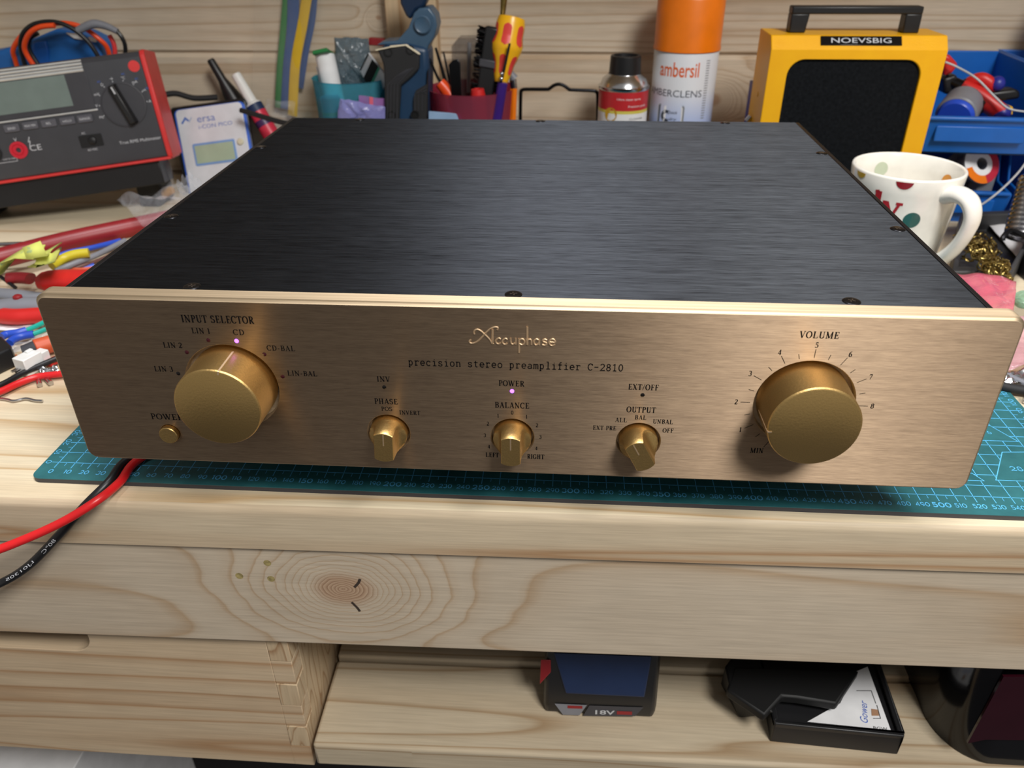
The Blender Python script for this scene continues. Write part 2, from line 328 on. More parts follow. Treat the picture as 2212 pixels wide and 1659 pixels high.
# ---------------------------------------------------------------- lettering drawn as strokes (cap height 1)
def Sf(x, y, h=.13): return ([(x-h,y),(x+h,y)],'s')
_k = lambda *p: (list(p),'k')
_t = lambda *p: (list(p),'t')
_a = lambda p: (p,'a')
SER = {
 'I': (.40,[_k((.2,0),(.2,1)),Sf(.2,.02),Sf(.2,.98)]),
 'L': (.66,[_k((.2,0),(.2,1)),Sf(.2,.98),_t((.07,.02),(.60,.02)),_t((.60,.02),(.62,.24))]),
 'N': (.80,[_t((.17,0),(.17,1)),_k((.12,1),(.64,0)),_t((.64,0),(.64,1)),Sf(.17,.02),Sf(.64,.98),Sf(.10,.98,.06)]),
 'P': (.62,[_k((.2,0),(.2,1)),_a([(.07,.98),(.34,.98)]+arc(.34,.73,.21,.25,90,-90)+[(.2,.48)]),Sf(.2,.02)]),
 'U': (.78,[_k((.2,.98),(.2,.28)),_a(arc(.41,.28,.21,.27,180,360)),_t((.62,.28),(.62,1)),Sf(.2,.98),Sf(.62,.98,.1)]),
 'T': (.68,[_k((.34,0),(.34,.98)),_t((.04,.97),(.64,.97)),_t((.04,.98),(.02,.76)),_t((.64,.98),(.66,.76)),Sf(.34,.02)]),
 'S': (.58,[_a(arc(.28,.75,.18,.23,30,262)+arc(.29,.26,.20,.24,86,-150)),_t((.46,.99),(.46,.74)),_t((.06,.01),(.06,.28))]),
 'E': (.64,[_k((.2,0),(.2,1)),_t((.07,.98),(.55,.98)),_t((.55,.99),(.56,.79)),_t((.2,.51),(.44,.51)),_t((.44,.62),(.44,.4)),_t((.07,.02),(.57,.02)),_t((.57,.01),(.60,.24))]),
 'F': (.60,[_k((.2,0),(.2,1)),_t((.07,.98),(.55,.98)),_t((.55,.99),(.56,.77)),_t((.2,.51),(.44,.51)),_t((.44,.62),(.44,.4)),Sf(.2,.02)]),
 'C': (.70,[_a(arc(.38,.5,.31,.49,42,318,18)),_t((.62,.98),(.62,.7))]),
 'G': (.76,[_a(arc(.38,.5,.31,.49,42,318,18)),_t((.62,.98),(.62,.7)),_k((.61,.42),(.61,.06)),Sf(.61,.42)]),
 'O': (.76,[(arc(.38,.5,.31,.49,0,360,26),'a')]),
 'R': (.70,[_k((.2,0),(.2,1)),_a([(.07,.98),(.34,.98)]+arc(.34,.74,.20,.24,90,-90)+[(.2,.5)]),_k((.33,.5),(.6,.02)),Sf(.2,.02),Sf(.63,.02,.08)]),
 'D': (.76,[_k((.2,0),(.2,1)),_a([(.07,.98),(.34,.98)]+arc(.34,.5,.32,.48,90,-90)+[(.07,.02)])]),
 'B': (.68,[_k((.2,0),(.2,1)),_a([(.07,.98),(.36,.98)]+arc(.36,.76,.18,.22,90,-90)+[(.2,.53)]),_a([(.2,.53),(.36,.53)]+arc(.36,.28,.22,.26,90,-90)+[(.07,.02)])]),
 'A': (.74,[_t((.12,0),(.37,1)),_k((.37,1),(.62,0)),_t((.21,.34),(.53,.34)),Sf(.12,.02,.1),Sf(.62,.02,.11)]),
 'V': (.74,[_k((.12,1),(.38,0)),_t((.38,0),(.62,1)),Sf(.12,.98,.11),Sf(.62,.98,.1)]),
 'W': (1.0,[_k((.1,1),(.32,0)),_t((.32,0),(.5,.95)),_k((.46,1),(.70,0)),_t((.70,0),(.92,1)),Sf(.1,.98,.1),Sf(.46,.98,.1),Sf(.92,.98,.09)]),
 'X': (.74,[_k((.13,1),(.60,0)),_t((.13,0),(.60,1)),Sf(.13,.98,.11),Sf(.60,.98,.1),Sf(.13,.02,.1),Sf(.60,.02,.11)]),
 'M': (.94,[_t((.15,0),(.15,1)),_k((.15,1),(.46,.04)),_t((.46,.04),(.76,1)),_k((.77,0),(.77,1)),Sf(.15,.02),Sf(.77,.02),Sf(.12,.98,.09),Sf(.79,.98,.1)]),
 'H': (.80,[_k((.2,0),(.2,1)),_k((.6,0),(.6,1)),_t((.2,.51),(.6,.51)),Sf(.2,.02),Sf(.2,.98),Sf(.6,.02),Sf(.6,.98)]),
 '-': (.42,[_t((.08,.36),(.34,.36)),_t((.08,.40),(.34,.40))]), '/': (.40,[_t((.05,-.05),(.35,1.05))]), ' ': (.34,[]),
 '0': (.56,[_a(arc(.28,.5,.2,.49,0,360,22))]), '1': (.50,[_k((.27,0),(.27,1)),_t((.1,.86),(.27,.99)),Sf(.27,.02)]),
 '2': (.56,[_a(arc(.28,.74,.19,.25,160,-25)+[(.06,.03)]),_k((.06,.05),(.48,.05)),_t((.48,.05),(.51,.22))]),
 '3': (.56,[_a(arc(.27,.75,.18,.24,150,-80)),_a(arc(.26,.28,.22,.27,80,-150))]),
 '4': (.56,[_k((.39,0),(.39,1)),_t((.39,1),(.04,.28)),_t((.04,.28),(.53,.28)),_t((.04,.25),(.53,.25))]),
 '5': (.56,[_k((.14,.95),(.48,.95)),_t((.14,.97),(.10,.55)),_a(arc(.25,.31,.23,.30,118,-150))]),
 '6': (.56,[_a(arc(.50,.40,.42,.6,95,180)),_a(arc(.28,.30,.2,.29,0,360))]),
 '7': (.56,[_k((.07,.95),(.50,.95)),_t((.50,.95),(.22,0)),_t((.48,.95),(.20,0)),_t((.07,.95),(.04,.76))]),
 '8': (.56,[_a(arc(.28,.76,.17,.22,0,360)),_a(arc(.28,.28,.21,.27,0,360))]),
 '9': (.56,[_a(arc(.28,.69,.2,.29,0,360)),_a(arc(.06,.60,.42,.6,-85,0))]),
}
MONO = {c:(.80,[(p,'m') for p in st]) for c, st in {
 'p': [[(.10,.68),(.2,.68),(.2,-.26)],arc(.40,.35,.2,.34,150,-150),[(.08,-.26),(.34,-.26)]],
 'r': [[(.12,.68),(.28,.68),(.28,.02)],arc(.50,.36,.22,.33,140,40),[(.12,.02),(.50,.02)]],
 'e': [[(.14,.36),(.66,.36)]+arc(.4,.35,.26,.34,2,318,18)],
 'c': [arc(.4,.35,.26,.34,45,318,18),[(.60,.68),(.60,.5)]],
 'i': [[(.2,.68),(.42,.68),(.42,.02)],[(.18,.02),(.66,.02)],[(.37,.94),(.46,.94)]],
 's': [arc(.39,.52,.2,.165,35,250,10)+arc(.40,.17,.22,.165,80,-145,10),[(.57,.66),(.57,.5)],[(.17,.03),(.17,.2)]],
 'o': [arc(.4,.35,.26,.34,0,360,22)],
 'n': [[(.10,.68),(.22,.68),(.22,.02)],arc(.42,.44,.2,.24,150,0)+[(.62,.02)],[(.10,.02),(.34,.02)],[(.52,.02),(.72,.02)]],
 't': [[(.34,.92),(.34,.2)]+arc(.48,.2,.14,.18,180,310),[(.14,.68),(.62,.68)]],
 'a': [arc(.38,.48,.2,.2,150,0)+[(.58,.12),(.70,.02)],arc(.36,.2,.22,.19,60,330)],
 'm': [[(.05,.68),(.14,.68),(.14,.02)],arc(.27,.52,.13,.16,150,0)+[(.40,.02)],arc(.53,.52,.13,.16,180,0)+[(.66,.02)],[(.05,.02),(.2,.02)],[(.34,.02),(.46,.02)],[(.6,.02),(.74,.02)]],
 'l': [[(.2,1.06),(.42,1.06),(.42,.02)],[(.18,.02),(.66,.02)]],
 'f': [[(.36,.02),(.36,.8)]+arc(.52,.84,.16,.2,180,60),[(.16,.68),(.62,.68)],[(.18,.02),(.56,.02)]],
 'C': [arc(.42,.5,.3,.48,42,318,18),[(.66,.96),(.66,.72)]], '-': [[(.14,.5),(.66,.5)]],
 '2': [arc(.4,.72,.24,.26,165,-30)+[(.15,.03),(.66,.03),(.66,.14)]], '8': [arc(.4,.75,.2,.22,0,360),arc(.4,.26,.24,.25,0,360)],
 '1': [[(.2,.84),(.42,.98),(.42,.02)],[(.2,.02),(.64,.02)]], '0': [arc(.4,.5,.24,.48,0,360,22)], ' ': [] }.items()}
RND = {c:(w,[(p,'m') for p in st]) for c,(w,st) in {
 '0': (.92,[arc(.46,.5,.36,.43,0,360,22)]), '1': (.46,[[(.08,.82),(.28,.94),(.28,.05)]]),
 '2': (.84,[arc(.40,.66,.30,.28,165,-35)+[(.08,.08),(.76,.08)]]), '3': (.80,[arc(.38,.71,.27,.23,160,-85),arc(.38,.29,.30,.24,85,-160)]),
 '4': (.86,[[(.58,.05),(.58,.94),(.08,.30),(.80,.30)]]), '5': (.82,[[(.68,.93),(.22,.93),(.16,.54)]+arc(.38,.34,.32,.28,125,-155)]),
 '6': (.84,[arc(.62,.45,.50,.5,112,180)+[(.12,.33)],arc(.42,.33,.3,.27,0,360)]), '7': (.74,[[(.06,.92),(.66,.92),(.26,.05)]]),
 '8': (.82,[arc(.41,.71,.25,.22,0,360),arc(.41,.29,.31,.25,0,360)]), '9': (.84,[arc(.42,.66,.3,.27,0,360),arc(.22,.55,.50,.5,-68,0)+[(.72,.66)]]) }.items()}
def strokes(b, text, F, x, y, hgt, wid=None, M=None, h=.05, mi=0, anchor='l', thick=.175, thin=.08, mono=.10, gap=.06, rot=0):
    """draw text with its left/centre/right foot at x,y in the plane of M; wid = fit to width"""
    adv = [F[c][0]+gap for c in text]; tot = sum(adv)-gap
    sx = hgt if wid is None else wid/tot
    ox = {'l': 0, 'c': -tot*sx/2, 'r': -tot*sx}[anchor]; ca, sa = math.cos(R_(rot)), math.sin(R_(rot)); cx = 0
    for c, ad in zip(text, adv):
        for pts, mode in F[c][1]:
            q = [(ox+(cx+px)*sx, py*hgt) for px, py in pts]
            if rot: q = [(u*ca-v*sa, u*sa+v*ca) for u, v in q]
            q = [(x+u, y+v) for u, v in q]
            wd = {'k': thick*hgt, 't': thin*hgt, 's': thin*hgt, 'm': mono*hgt}.get(mode)
            if wd is None: wd = (lambda t, hh=hgt: (thin+(thick-thin)*abs(t.y)**1.4)*hh)
            cl = len(q) > 6 and (Vector(q[0])-Vector(q[-1])).length < 1e-4*max(1, hgt)
            b.ribbon(q[:-1] if cl else q, wd, h, M, mi, closed=cl)
        cx += ad
    return b
_tc = {}
def text(b, s, x, y, hgt, wid=None, M=None, h=.05, mi=0, anchor='l', rot=0, warp=None, bold=0, slant=0):
    """plain sans lettering; hgt = height of the inked box, wid = its width"""
    key = (s, bold, slant)
    if key not in _tc:
        cu_ = bpy.data.curves.new('lettering', 'FONT'); cu_.body = s; cu_.offset = bold; cu_.shear = slant; cu_.resolution_u = 3
        o = bpy.data.objects.new('lettering', cu_); col.objects.link(o)
        dg = bpy.context.evaluated_depsgraph_get(); me = bpy.data.meshes.new_from_object(o.evaluated_get(dg))
        vs = [tuple(q.co) for q in me.vertices]; fs = [tuple(p.vertices) for p in me.polygons]
        bpy.data.objects.remove(o); bpy.data.curves.remove(cu_); bpy.data.meshes.remove(me)
        x0 = min(v[0] for v in vs); x1 = max(v[0] for v in vs); y0 = min(v[1] for v in vs); y1 = max(v[1] for v in vs)
        _tc[key] = ([(v[0]-x0, v[1]-y0) for v in vs], fs, x1-x0, y1-y0)
    vs, fs, W_, H_ = _tc[key]
    sy = hgt/H_; sx = sy if wid is None else wid/W_; ox = {'l': 0, 'c': -W_*sx/2, 'r': -W_*sx}[anchor]; ca, sa = math.cos(R_(rot)), math.sin(R_(rot))
    out = []
    for u, v in vs:
        u, v = ox+u*sx, v*sy; u, v = u*ca-v*sa, u*sa+v*ca
        out.append(warp(x+u, y+v, h) if warp else (x+u, y+v, h))
    b.add(out, fs, mi, M); return b
# ---------------------------------------------------------------- the preamplifier
AX, AY, AZ = 47.8, -37.2, 32.2             # left end, front face and underside of the front panel
AW, AH, AT = 444.0, 93.9, 9.2
amp = root('stereo_preamplifier', (AX+AW/2, AY+185, 0.0), 'black preamplifier with champagne gold front panel standing on the green cutting mat', 'amplifier')
FM = frame((AX, AY, AZ), (1,0,0), (0,0,1), (0,-1,0))     # panel plane: x right, y up, z towards the viewer
KN = {'L': (86.1, 47.2, 23.2), 'R': (357.8, 47.2, 23.2), 'P': (160.7, 22.9, 10.9), 'B': (222.0, 22.9, 10.9), 'O': (283.3, 22.9, 10.9), 'S': (48.1, 18.2, 5.4)}
LED = {'cd': (92.9,72.4), 'l1': (79.3,72.4), 'l2': (67.4,65.6), 'l3': (60.5,53.7), 'cb': (105.0,65.6), 'lb': (111.9,53.7), 'inv': (160.8,49.5), 'ext': (283.3,49.5), 'pw': (222.0,49.4)}
def faceplate():
    ch = 1.6; b = B()
    inner = rrect(ch, AW-ch, ch, AH-ch, 4.2, 8); outer = rrect(0, AW, 0, AH, 5.4, 8)
    bm = bmesh.new(); edges = []; loops = [(inner, 0)]+[(arc(x, y, r, r, 0, 360, 56)[:-1], 0) for x, y, r in KN.values()]
    for lp, _ in loops:
        vs = [bm.verts.new((x, y, 0)) for x, y in lp]
        edges += [bm.edges.new((vs[i], vs[(i+1) % len(vs)])) for i in range(len(vs))]
    bmesh.ops.triangle_fill(bm, use_beauty=True, use_dissolve=False, edges=edges, normal=(0,0,1))
    bm.verts.index_update()
    def inhole(c): return any((c.x-x)**2+(c.y-y)**2 < (r*.98)**2 for x, y, r in KN.values())
    fs = [tuple(v.index for v in f.verts) for f in bm.faces if not inhole(f.calc_center_median())]
    b.add([tuple(v.co) for v in bm.verts], fs, 0, FM); bm.free()
    n = len(inner)                                        # rounded front edge, sides, back
    rings = [(inner, 0)]
    for k in (1, 2, 3):
        a = math.pi/2*k/3; f = math.sin(a); rings.append(([(xi+(xo-xi)*(1-math.cos(a)), yi+(yo-yi)*(1-math.cos(a))) for (xi, yi), (xo, yo) in zip(inner, outer)], -ch*f))
    rings.append((outer, -AT))
    vs = [(x, y, h) for lp, h in rings for x, y in lp]
    b.add(vs, [(j*n+i, j*n+(i+1) % n, (j+1)*n+(i+1) % n, (j+1)*n+i) for j in range(len(rings)-1) for i in range(n)], 1, FM)
    b.face(outer, -AT, FM, 1)
    for x, y, r in KN.values():
        b.lathe([(r, 0), (r-.35, -.5), (r-.35, -5.5), (0, -5.5)], FM @ Matrix.Translation((x, y, 0)), 56, 1)
    return b.build('front_panel', [M['gold_face'], M['gold_edge']], amp, smooth=25)
fp = faceplate()
def lettering(items, name, parent=fp):
    b = B()
    for it in items:
        t, x0, x1, y0, hg = it[:5]; strokes(b, t, SER, x0, y0, hg, x1-x0, FM, .06)
    return b
b = lettering([('INPUT SELECTOR', 68.6, 103.0, 81.6, 3.7), ('LIN 1', 72.2, 81.2, 75.9, 2.8), ('CD', 92.0, 97.4, 75.6, 2.8), ('LIN 2', 56.6, 65.9, 67.8, 2.8),
    ('CD-BAL', 106.7, 120.2, 67.8, 2.7), ('LIN 3', 49.0, 58.3, 54.6, 2.8), ('LIN-BAL', 114.4, 128.9, 54.4, 2.7)], '')
b.build('input_selector_lettering', M['ink'], fp)
lettering([('POWER', 40.3, 57.0, 26.5, 3.3)], '').build('power_switch_lettering', M['ink'], fp)
lettering([('INV', 157.5, 164.0, 52.5, 2.9), ('PHASE', 155.1, 166.6, 39.9, 3.0), ('POS', 158.1, 163.6, 36.0, 2.3), ('INVERT', 166.9, 177.2, 34.2, 2.3)], '').build('phase_lettering', M['ink'], fp)
b = lettering([('POWER', 215.6, 227.8, 52.2, 3.0), ('BALANCE', 213.6, 230.2, 39.9, 3.1), ('LEFT', 208.5, 215.2, 10.4, 2.7), ('RIGHT', 229.3, 237.8, 10.2, 2.8)], '')
for d, x, y in [('0',222.0,37.3),('1',215.1,35.2),('2',210.1,30.4),('3',208.4,23.5),('4',210.3,16.7),('1',228.9,35.2),('2',234.0,30.4),('3',235.7,23.6),('4',233.8,16.7)]:
    strokes(b, d, SER, x, y-1.05, 2.1, None, FM, .06, anchor='c')
b.build('balance_lettering', M['ink'], fp)
lettering([('EXT/OFF', 276.3, 290.4, 52.3, 3.0), ('OUTPUT', 276.4, 290.2, 39.7, 3.1), ('BAL', 280.6, 286.1, 35.7, 2.4), ('ALL', 271.4, 277.0, 33.9, 2.4), ('UNBAL', 289.3, 298.8, 33.7, 2.4),
    ('EXT PRE', 261.0, 272.2, 29.0, 2.4), ('OFF', 294.4, 299.6, 28.7, 2.4)], '').build('output_lettering', M['ink'], fp)
b = lettering([('VOLUME', 349.3, 366.5, 81.7, 3.3), ('MIN', 337.3, 343.6, 18.5, 2.9)], '')
for k in range(17):
    an = R_(240-15*k); r0, r1 = 24.6, (29.0 if k % 2 == 0 else 27.2); cx, cy, _ = KN['R']
    b.ribbon([(cx+r0*math.cos(an), cy+r0*math.sin(an)), (cx+r1*math.cos(an), cy+r1*math.sin(an))], .28, .06, FM)
    if k % 2 == 0 and k: strokes(b, str(k//2), SER, cx+31.0*math.cos(an), cy+31.0*math.sin(an)-1.2, 2.6, None, FM, .06, anchor='c')
b.build('volume_lettering', M['ink'], fp)
b = B(); strokes(b, 'precision stereo preamplifier C-2810', MONO, 173.2, 62.0, 3.55, 100.4, FM, .06, gap=0, mono=.135)
b.build('model_lettering', M['ink'], fp)
# raised script logo
def lp(pts): return [tuple(FM.inverted() @ P(980+x/8.508, 690+y/8.508, AY))[:2] for x, y in pts]
b = B()
def logo(pts, r=.42, sub=6):
    q = lp(pts); q = [FM @ Vector((x, y, .05)) for x, y in q]; b.tube(q, r, 10, sub)
logo([(382,270),(372,235),(392,192),(440,182),(500,210),(560,262),(620,320),(668,375),(700,432)])
logo([(320,372),(292,388),(292,418),(330,436),(400,420),(470,370),(540,300),(620,212),(690,160),(760,138),(812,150),(800,190)])
logo([(712,178),(712,444)], .5, 1); logo([(690,444),(738,444)], .3, 1)
for dx in (0, 122):
    logo([(862+dx,360+dx*.06),(830+dx,340+dx*.06),(785+dx,368+dx*.06),(772+dx,400+dx*.06),(795+dx,438+dx*.06),(830+dx,446+dx*.06),(864+dx,424+dx*.06)])
logo([(1048,345),(1048,400),(1064,444),(1095,450),(1130,425)]); logo([(1140,345),(1140,456)], .42, 1)
logo([(1200,350),(1200,610)], .46, 1); logo([(1200,385),(1235,358),(1280,362),(1304,405),(1290,448),(1250,462),(1204,440)])
logo([(1350,132),(1350,460)], .5, 1); logo([(1350,400),(1382,365),(1415,368),(1428,400),(1430,462)])
logo([(1560,375),(1520,358),(1482,385),(1478,430),(1505,466),(1545,455),(1568,420)]); logo([(1570,358),(1570,468)], .42, 1)
logo([(1712,378),(1680,362),(1645,372),(1640,398),(1672,414),(1705,432),(1700,462),(1665,472),(1625,458)])
logo([(1762,412),(1862,418),(1850,375),(1810,358),(1770,380),(1752,420),(1775,466),(1815,478),(1862,456)])
b.build('logo', M['logo_gold'], fp)
for k, (x, y) in LED.items():
    b = B(); on = k in ('cd', 'pw')
    b.lathe([(1.0, -.3), (1.0, .12), (.6, .3), (0, .34)], FM @ Matrix.Translation((x, y, 0)), 16)
    b.build('indicator_light', M['led_on'] if on else (M['led_dark'] if k in ('inv', 'ext', 'l3') else M['led_off']), fp)
# big knobs
def big_knob(name, key, ang, label):
    x, y, _ = KN[key]; T = FM @ Matrix.Translation((x, y, 0)); b = B()
    b.lathe([(0,-4),(20.9,-4),(20.6,10),(20.45,18.6),(20.0,19.3),(19.4,19.6),(0,19.6)], T, 96)
    k = b.build(name, M['gold_knob'], amp, smooth=30); k['label'] = label
    a = R_(ang); L = B(); d = Vector((math.cos(a), math.sin(a), 0)); t = Vector((-d.y, d.x, 0))
    p = lambda r, s, z: d*r+t*s+Vector((0,0,z))
    L.hexa([p(19.2,-.4,1.5), p(19.2,.4,1.5), p(19.2,.4,19.7), p(19.2,-.4,19.7)], [p(20.85,-.4,1.5), p(20.85,.4,1.5), p(20.6,.4,19.0), p(20.6,-.4,19.0)], 0, T)
    L.hexa([p(18.6,-.4,19.3), p(18.6,.4,19.3), p(20.5,.4,19.3), p(20.5,-.4,19.3)], [p(18.6,-.4,19.75), p(18.6,.4,19.75), p(20.3,.4,19.6), p(20.3,-.4,19.6)], 0, T)
    L.build('pointer_mark', M['logo_gold'], k)
big_knob('input_selector_knob', 'L', 77, 'large round gold knob under INPUT SELECTOR')
big_knob('volume_knob', 'R', 189, 'large round gold knob under VOLUME')
def small_knob(name, key, ang):
    x, y, _ = KN[key]; T = FM @ Matrix.Translation((x, y, 0)) @ Matrix.Rotation(R_(ang), 4, 'Z'); b = B(); n = 64; rows = []
    prof = [(-4,9.4,9.4),(2.0,9.3,9.3),(2.4,9.2,8.8),(3.2,9.1,7.2),(4.4,9.0,5.9),(6.2,8.9,5.1),(8.5,8.7,4.75),(12.4,8.4,4.7),(12.8,8.1,4.4)]
    for z, r, wv in prof:
        rows.append([(max(-wv, min(wv, r*math.cos(2*math.pi*i/n))), r*math.sin(2*math.pi*i/n), z) for i in range(n)])
    vs = [v for rw in rows for v in rw]
    b.add(vs, [(j*n+i, j*n+(i+1) % n, (j+1)*n+(i+1) % n, (j+1)*n+i) for j in range(len(rows)-1) for i in range(n)], 0, T)
    b.add(rows[-1], [tuple(range(n))], 0, T); b.add(rows[0], [tuple(range(n-1,-1,-1))], 0, T)
    k = b.build(name, M['gold_knob'], amp, smooth=40)
    L = B(); L.box(-.28, .28, 1.2, 7.7, 12.6, 12.86, 0, T); L.build('pointer_mark', M['logo_gold'], k)
small_knob('phase_knob', 'P', -3); small_knob('balance_knob', 'B', 0); small_knob('output_knob', 'O', 28)
b = B(); b.lathe([(0,-5),(4.75,-5),(4.75,2.2),(4.4,2.6),(0,2.6)], FM @ Matrix.Translation((48.1, 18.2, 0)), 40); b.build('power_button', M['gold_knob'], amp)
# case
x0, x1, y0, y1, zt = AX+9.9, AX+433.8, AY+AT, AY+362, 125.6
for s, (a, c) in (('left', (x0, x0+3.0)), ('right', (x1-2.6, x1))):
    b = B(); b.box(a, c, y0, y1, AZ+2, zt); b.build('side_panel', M['black_anodised'], amp, bevel=.4)
b = B(); b.box(x0+3.3, x1-2.9, y0+.1, y1-.2, zt-3, zt-.05); cv = b.build('top_cover', M['black_brushed'], amp, bevel=.3)
b = B(); b.box(x0+3, x1-2.6, y0, y1-3, AZ+2, AZ+4); b.build('bottom_plate', M['black_anodised'], amp)
b = B(); b.box(x0+3, x1-2.6, y1-3, y1-.3, AZ+4, zt-3); b.build('rear_panel', M['black_anodised'], amp)
for sx, sy in [(70.3,13.6),(222,13.0),(373.7,14.0),(17.2,109.5),(426.6,109.8),(16.5,264.6),(427,266),(69.8,357),(221.8,357.5),(373.4,357.5)]:
    c = (AX+sx, AY+sy, zt-.05); b = B(); T = Matrix.Translation(c)
    b.lathe([(4.1,.02),(3.95,.28),(3.5,.5),(2.6,.62),(.0,.66)], T, 28)
    s = b.build('screw', M['black_steel'] , cv); L = B()
    a = random.uniform(0, 90)
    for q in (0, 90): L.box(-1.7, 1.7, -.32, .32, .60, .70, 0, T @ Matrix.Rotation(R_(a+q), 4, 'Z'))
    L.build('cross_recess', M['steel'], s)  # bright steel gives the cross of the black screw its glint
for fx, fy in ((60,105),(384,105),(60,310),(384,310)):
    b = B(); b.lathe([(0,0),(19,0),(20,1.5),(20,28),(18,AZ+2.2),(0,AZ+2.2)], Matrix.Translation((AX+fx, AY+fy, 0.02)), 32); b.build('foot', M['black_plastic'], amp)
# ---------------------------------------------------------------- the setting
def wall():
    b = B(); prof = [(600, -820)]
    z = -5-140*5
    while z < 900:
        prof += [(600, z-4), (604, z-.6), (604, z+.6), (600, z+4)]; z += 140
    prof += [(600, 900)]
    n = len(prof); vs = [(x, y, zz) for x in (-1100, 1600) for y, zz in prof]
    b.add(vs, [(i, i+1, n+i+1, n+i) for i in range(n-1)])
    b.box(-1100, 1600, 606, 640, -820, 900)
    return struct(b.build('wall_back', M['wood_wall'], base=(0,0,0)))
wall()
b = B(); b.box(-1100, 1600, -1800, 600, -840, -820); struct(b.build('floor', M['dark_grey'], base=(0,0,0)))
b = B(); q0, q1 = P(838, 100, 578), P(946, 100, 578); b.box(q0.x, q1.x, 578, 600, -3, 419.5)
struct(b.build('trim_1', [wood('wood_batten', (222,196,160), (188,150,110), ax=2, K=6, stretch=.06, scale=14)], base=(0,0,0), bevel=1))
CY = -22.0; CR = P(651, 1525, CY).x; CB = P(660, 1652, CY).z
b = B(); b.box(-1000, 1500, 300, 600, 420, 440); struct(b.build('shade_board', M['wood_shelf'], base=(0,0,0), bevel=2))   # unseen board above the frame, added to shade the upper wall and back row
BR = rotz(.9, (262, -26, 0))
bench = root('workbench', (0,0,0), 'pale pine workbench with a planed top and a knotty front rail', 'workbench')
def worktop():
    b = B(); r = 5.5; prof = [(596, -34), (-27, -34)]; k0 = len(prof)-1
    for i in range(7):
        a = R_(180-90*i/6); prof.append((-27+r+r*math.cos(a), -3-r+r*math.sin(a)))
    prof += [(596, -3)]; n = len(prof); X = (-1000, 1500)
    vs = [(x, y, z) for x in X for y, z in prof]
    for i in range(n):
        j = (i+1) % n; mi = 1 if 1 <= i <= 5 else 0
        b.add([vs[i], vs[j], vs[n+j], vs[n+i]], [(0,1,2,3)], mi, BR)
    b.add(vs[:n], [tuple(range(n))], 0, BR); b.add(vs[n:], [tuple(range(n))], 0, BR)
    return b.build('worktop', [M['wood_top'], M['wood_edge']], bench, smooth=40)
worktop()
b = B(); b.box(-1000, 1500, -24.6, -1, -114.5, -34.1, 0, BR); rail = b.build('front_rail', M['wood_rail'], bench, bevel=1.2)
RY = lambda x: -24.6+(x-262)*.01571
holes = B()      # small drilled holes beside the knot
for px, py, r in ((519,1240,2.4),(579,1213,2.3),(587,1247,2.3)):
    q = P(px, py, -25.5); ry = RY(q.x); holes.cyl((q.x, ry-.05, q.z), (q.x, ry+.4, q.z), r, r*.8, 18)
holes.build('drill_hole', plastic('hole_wood', (158,142,92), .8, var=.4, scale=500), rail)
cr_ = B()
for pts, w in (([(766,1268),(775,1258),(778,1250)], 1.6), ([(760,1300),(772,1312),(778,1320)], 1.5), ([(690,1305),(696,1303)], 1.6)):
    q = [P(x, y, -26) for x, y in pts]; FR = frame((0,RY(167)-.08,0), (1,0,0), (0,0,1), (0,-1,0)); cr_.ribbon([(v.x, v.z) for v in q], w, .1, FR)
cr_.build('knot_crack', plastic('crack_brown', (60,48,40), .9), rail)
SX = CR+4.5
b = B(); b.box(SX, 1500, -26, 46, -238, -215, 0, BR); b.build('shelf_board', M['wood_shelf'], bench, bevel=2.5)
b = B(); b.box(SX, 1500, 47.5, 120, -238, -212.5, 0, BR); b.build('shelf_board', M['wood_shelf'], bench, bevel=2)
b = B(); b.box(SX, 1500, 121, 560, -238, -214, 0, BR); b.build('shelf_board', M['wood_shelf'], bench, bevel=2)
b = B(); b.box(-1000, CR+1, CY+40, 560, CB-20, CB-.5); b.build('lower_board', M['wood_shelf'], bench, bevel=2)
for lx in (-960, 1400):
    for ly in (10, 520):
        b = B(); b.box(lx, lx+70, ly, ly+60, -820, -34, 0); b.build('leg', M['wood_rail'], bench, bevel=2)
# ---------------------------------------------------------------- crate under the left of the bench
crate = root('wooden_crate', (-95, 130, CB), 'pine crate with finger-jointed corner and a hand hole, under the bench rail', 'crate')
def plate_with_hole(b, outer, holes, y0, y1):
    bm = bmesh.new(); edges = []
    for lp in [outer]+holes:
        vs = [bm.verts.new((x, y, 0)) for x, y in lp]; edges += [bm.edges.new((vs[i], vs[(i+1) % len(vs)])) for i in range(len(vs))]
    bmesh.ops.triangle_fill(bm, use_beauty=True, use_dissolve=False, edges=edges, normal=(0,0,1)); bm.verts.index_update()
    vs = [(v.co.x, v.co.y) for v in bm.verts]; fs = [tuple(v.index for v in f.verts) for f in bm.faces]; bm.free()
    b.add([(x, y0, z) for x, z in vs], fs); b.add([(x, y1, z) for x, z in vs], fs)
    for lp in [outer]+holes:
        n = len(lp); b.add([(x, y, z) for y in (y0, y1) for x, z in lp], [(i, (i+1) % n, n+(i+1) % n, n+i) for i in range(n)])
hz = P(120, 1404, CY).z; hx = P(194, 1386, CY).x
CT = -116.9; fh = 22; FT = 14
b = B(); plate_with_hole(b, [(CR-460,CB),(CR-FT,CB),(CR-FT,CT),(hx,CT)]+arc(hx-13.4,hz+13.4,13.4,13.4,0,-90,8)+arc(hx-98.6,hz+13.4,13.4,13.4,-90,-180,8)+[(hx-112,CT),(CR-460,CT)], [], CY, CY+FT)
nf = int((CT-CB)/fh)+1
for k in range(nf):
    if k % 2 == 0: b.box(CR-FT, CR, CY, CY+FT, CB+fh*k, min(CT, CB+fh*(k+1)))
b.build('front_board', M['wood_crate'], crate, bevel=.5, smooth=30)
b = B(); b.box(CR-FT, CR, CY+FT, 300, CB, CT)
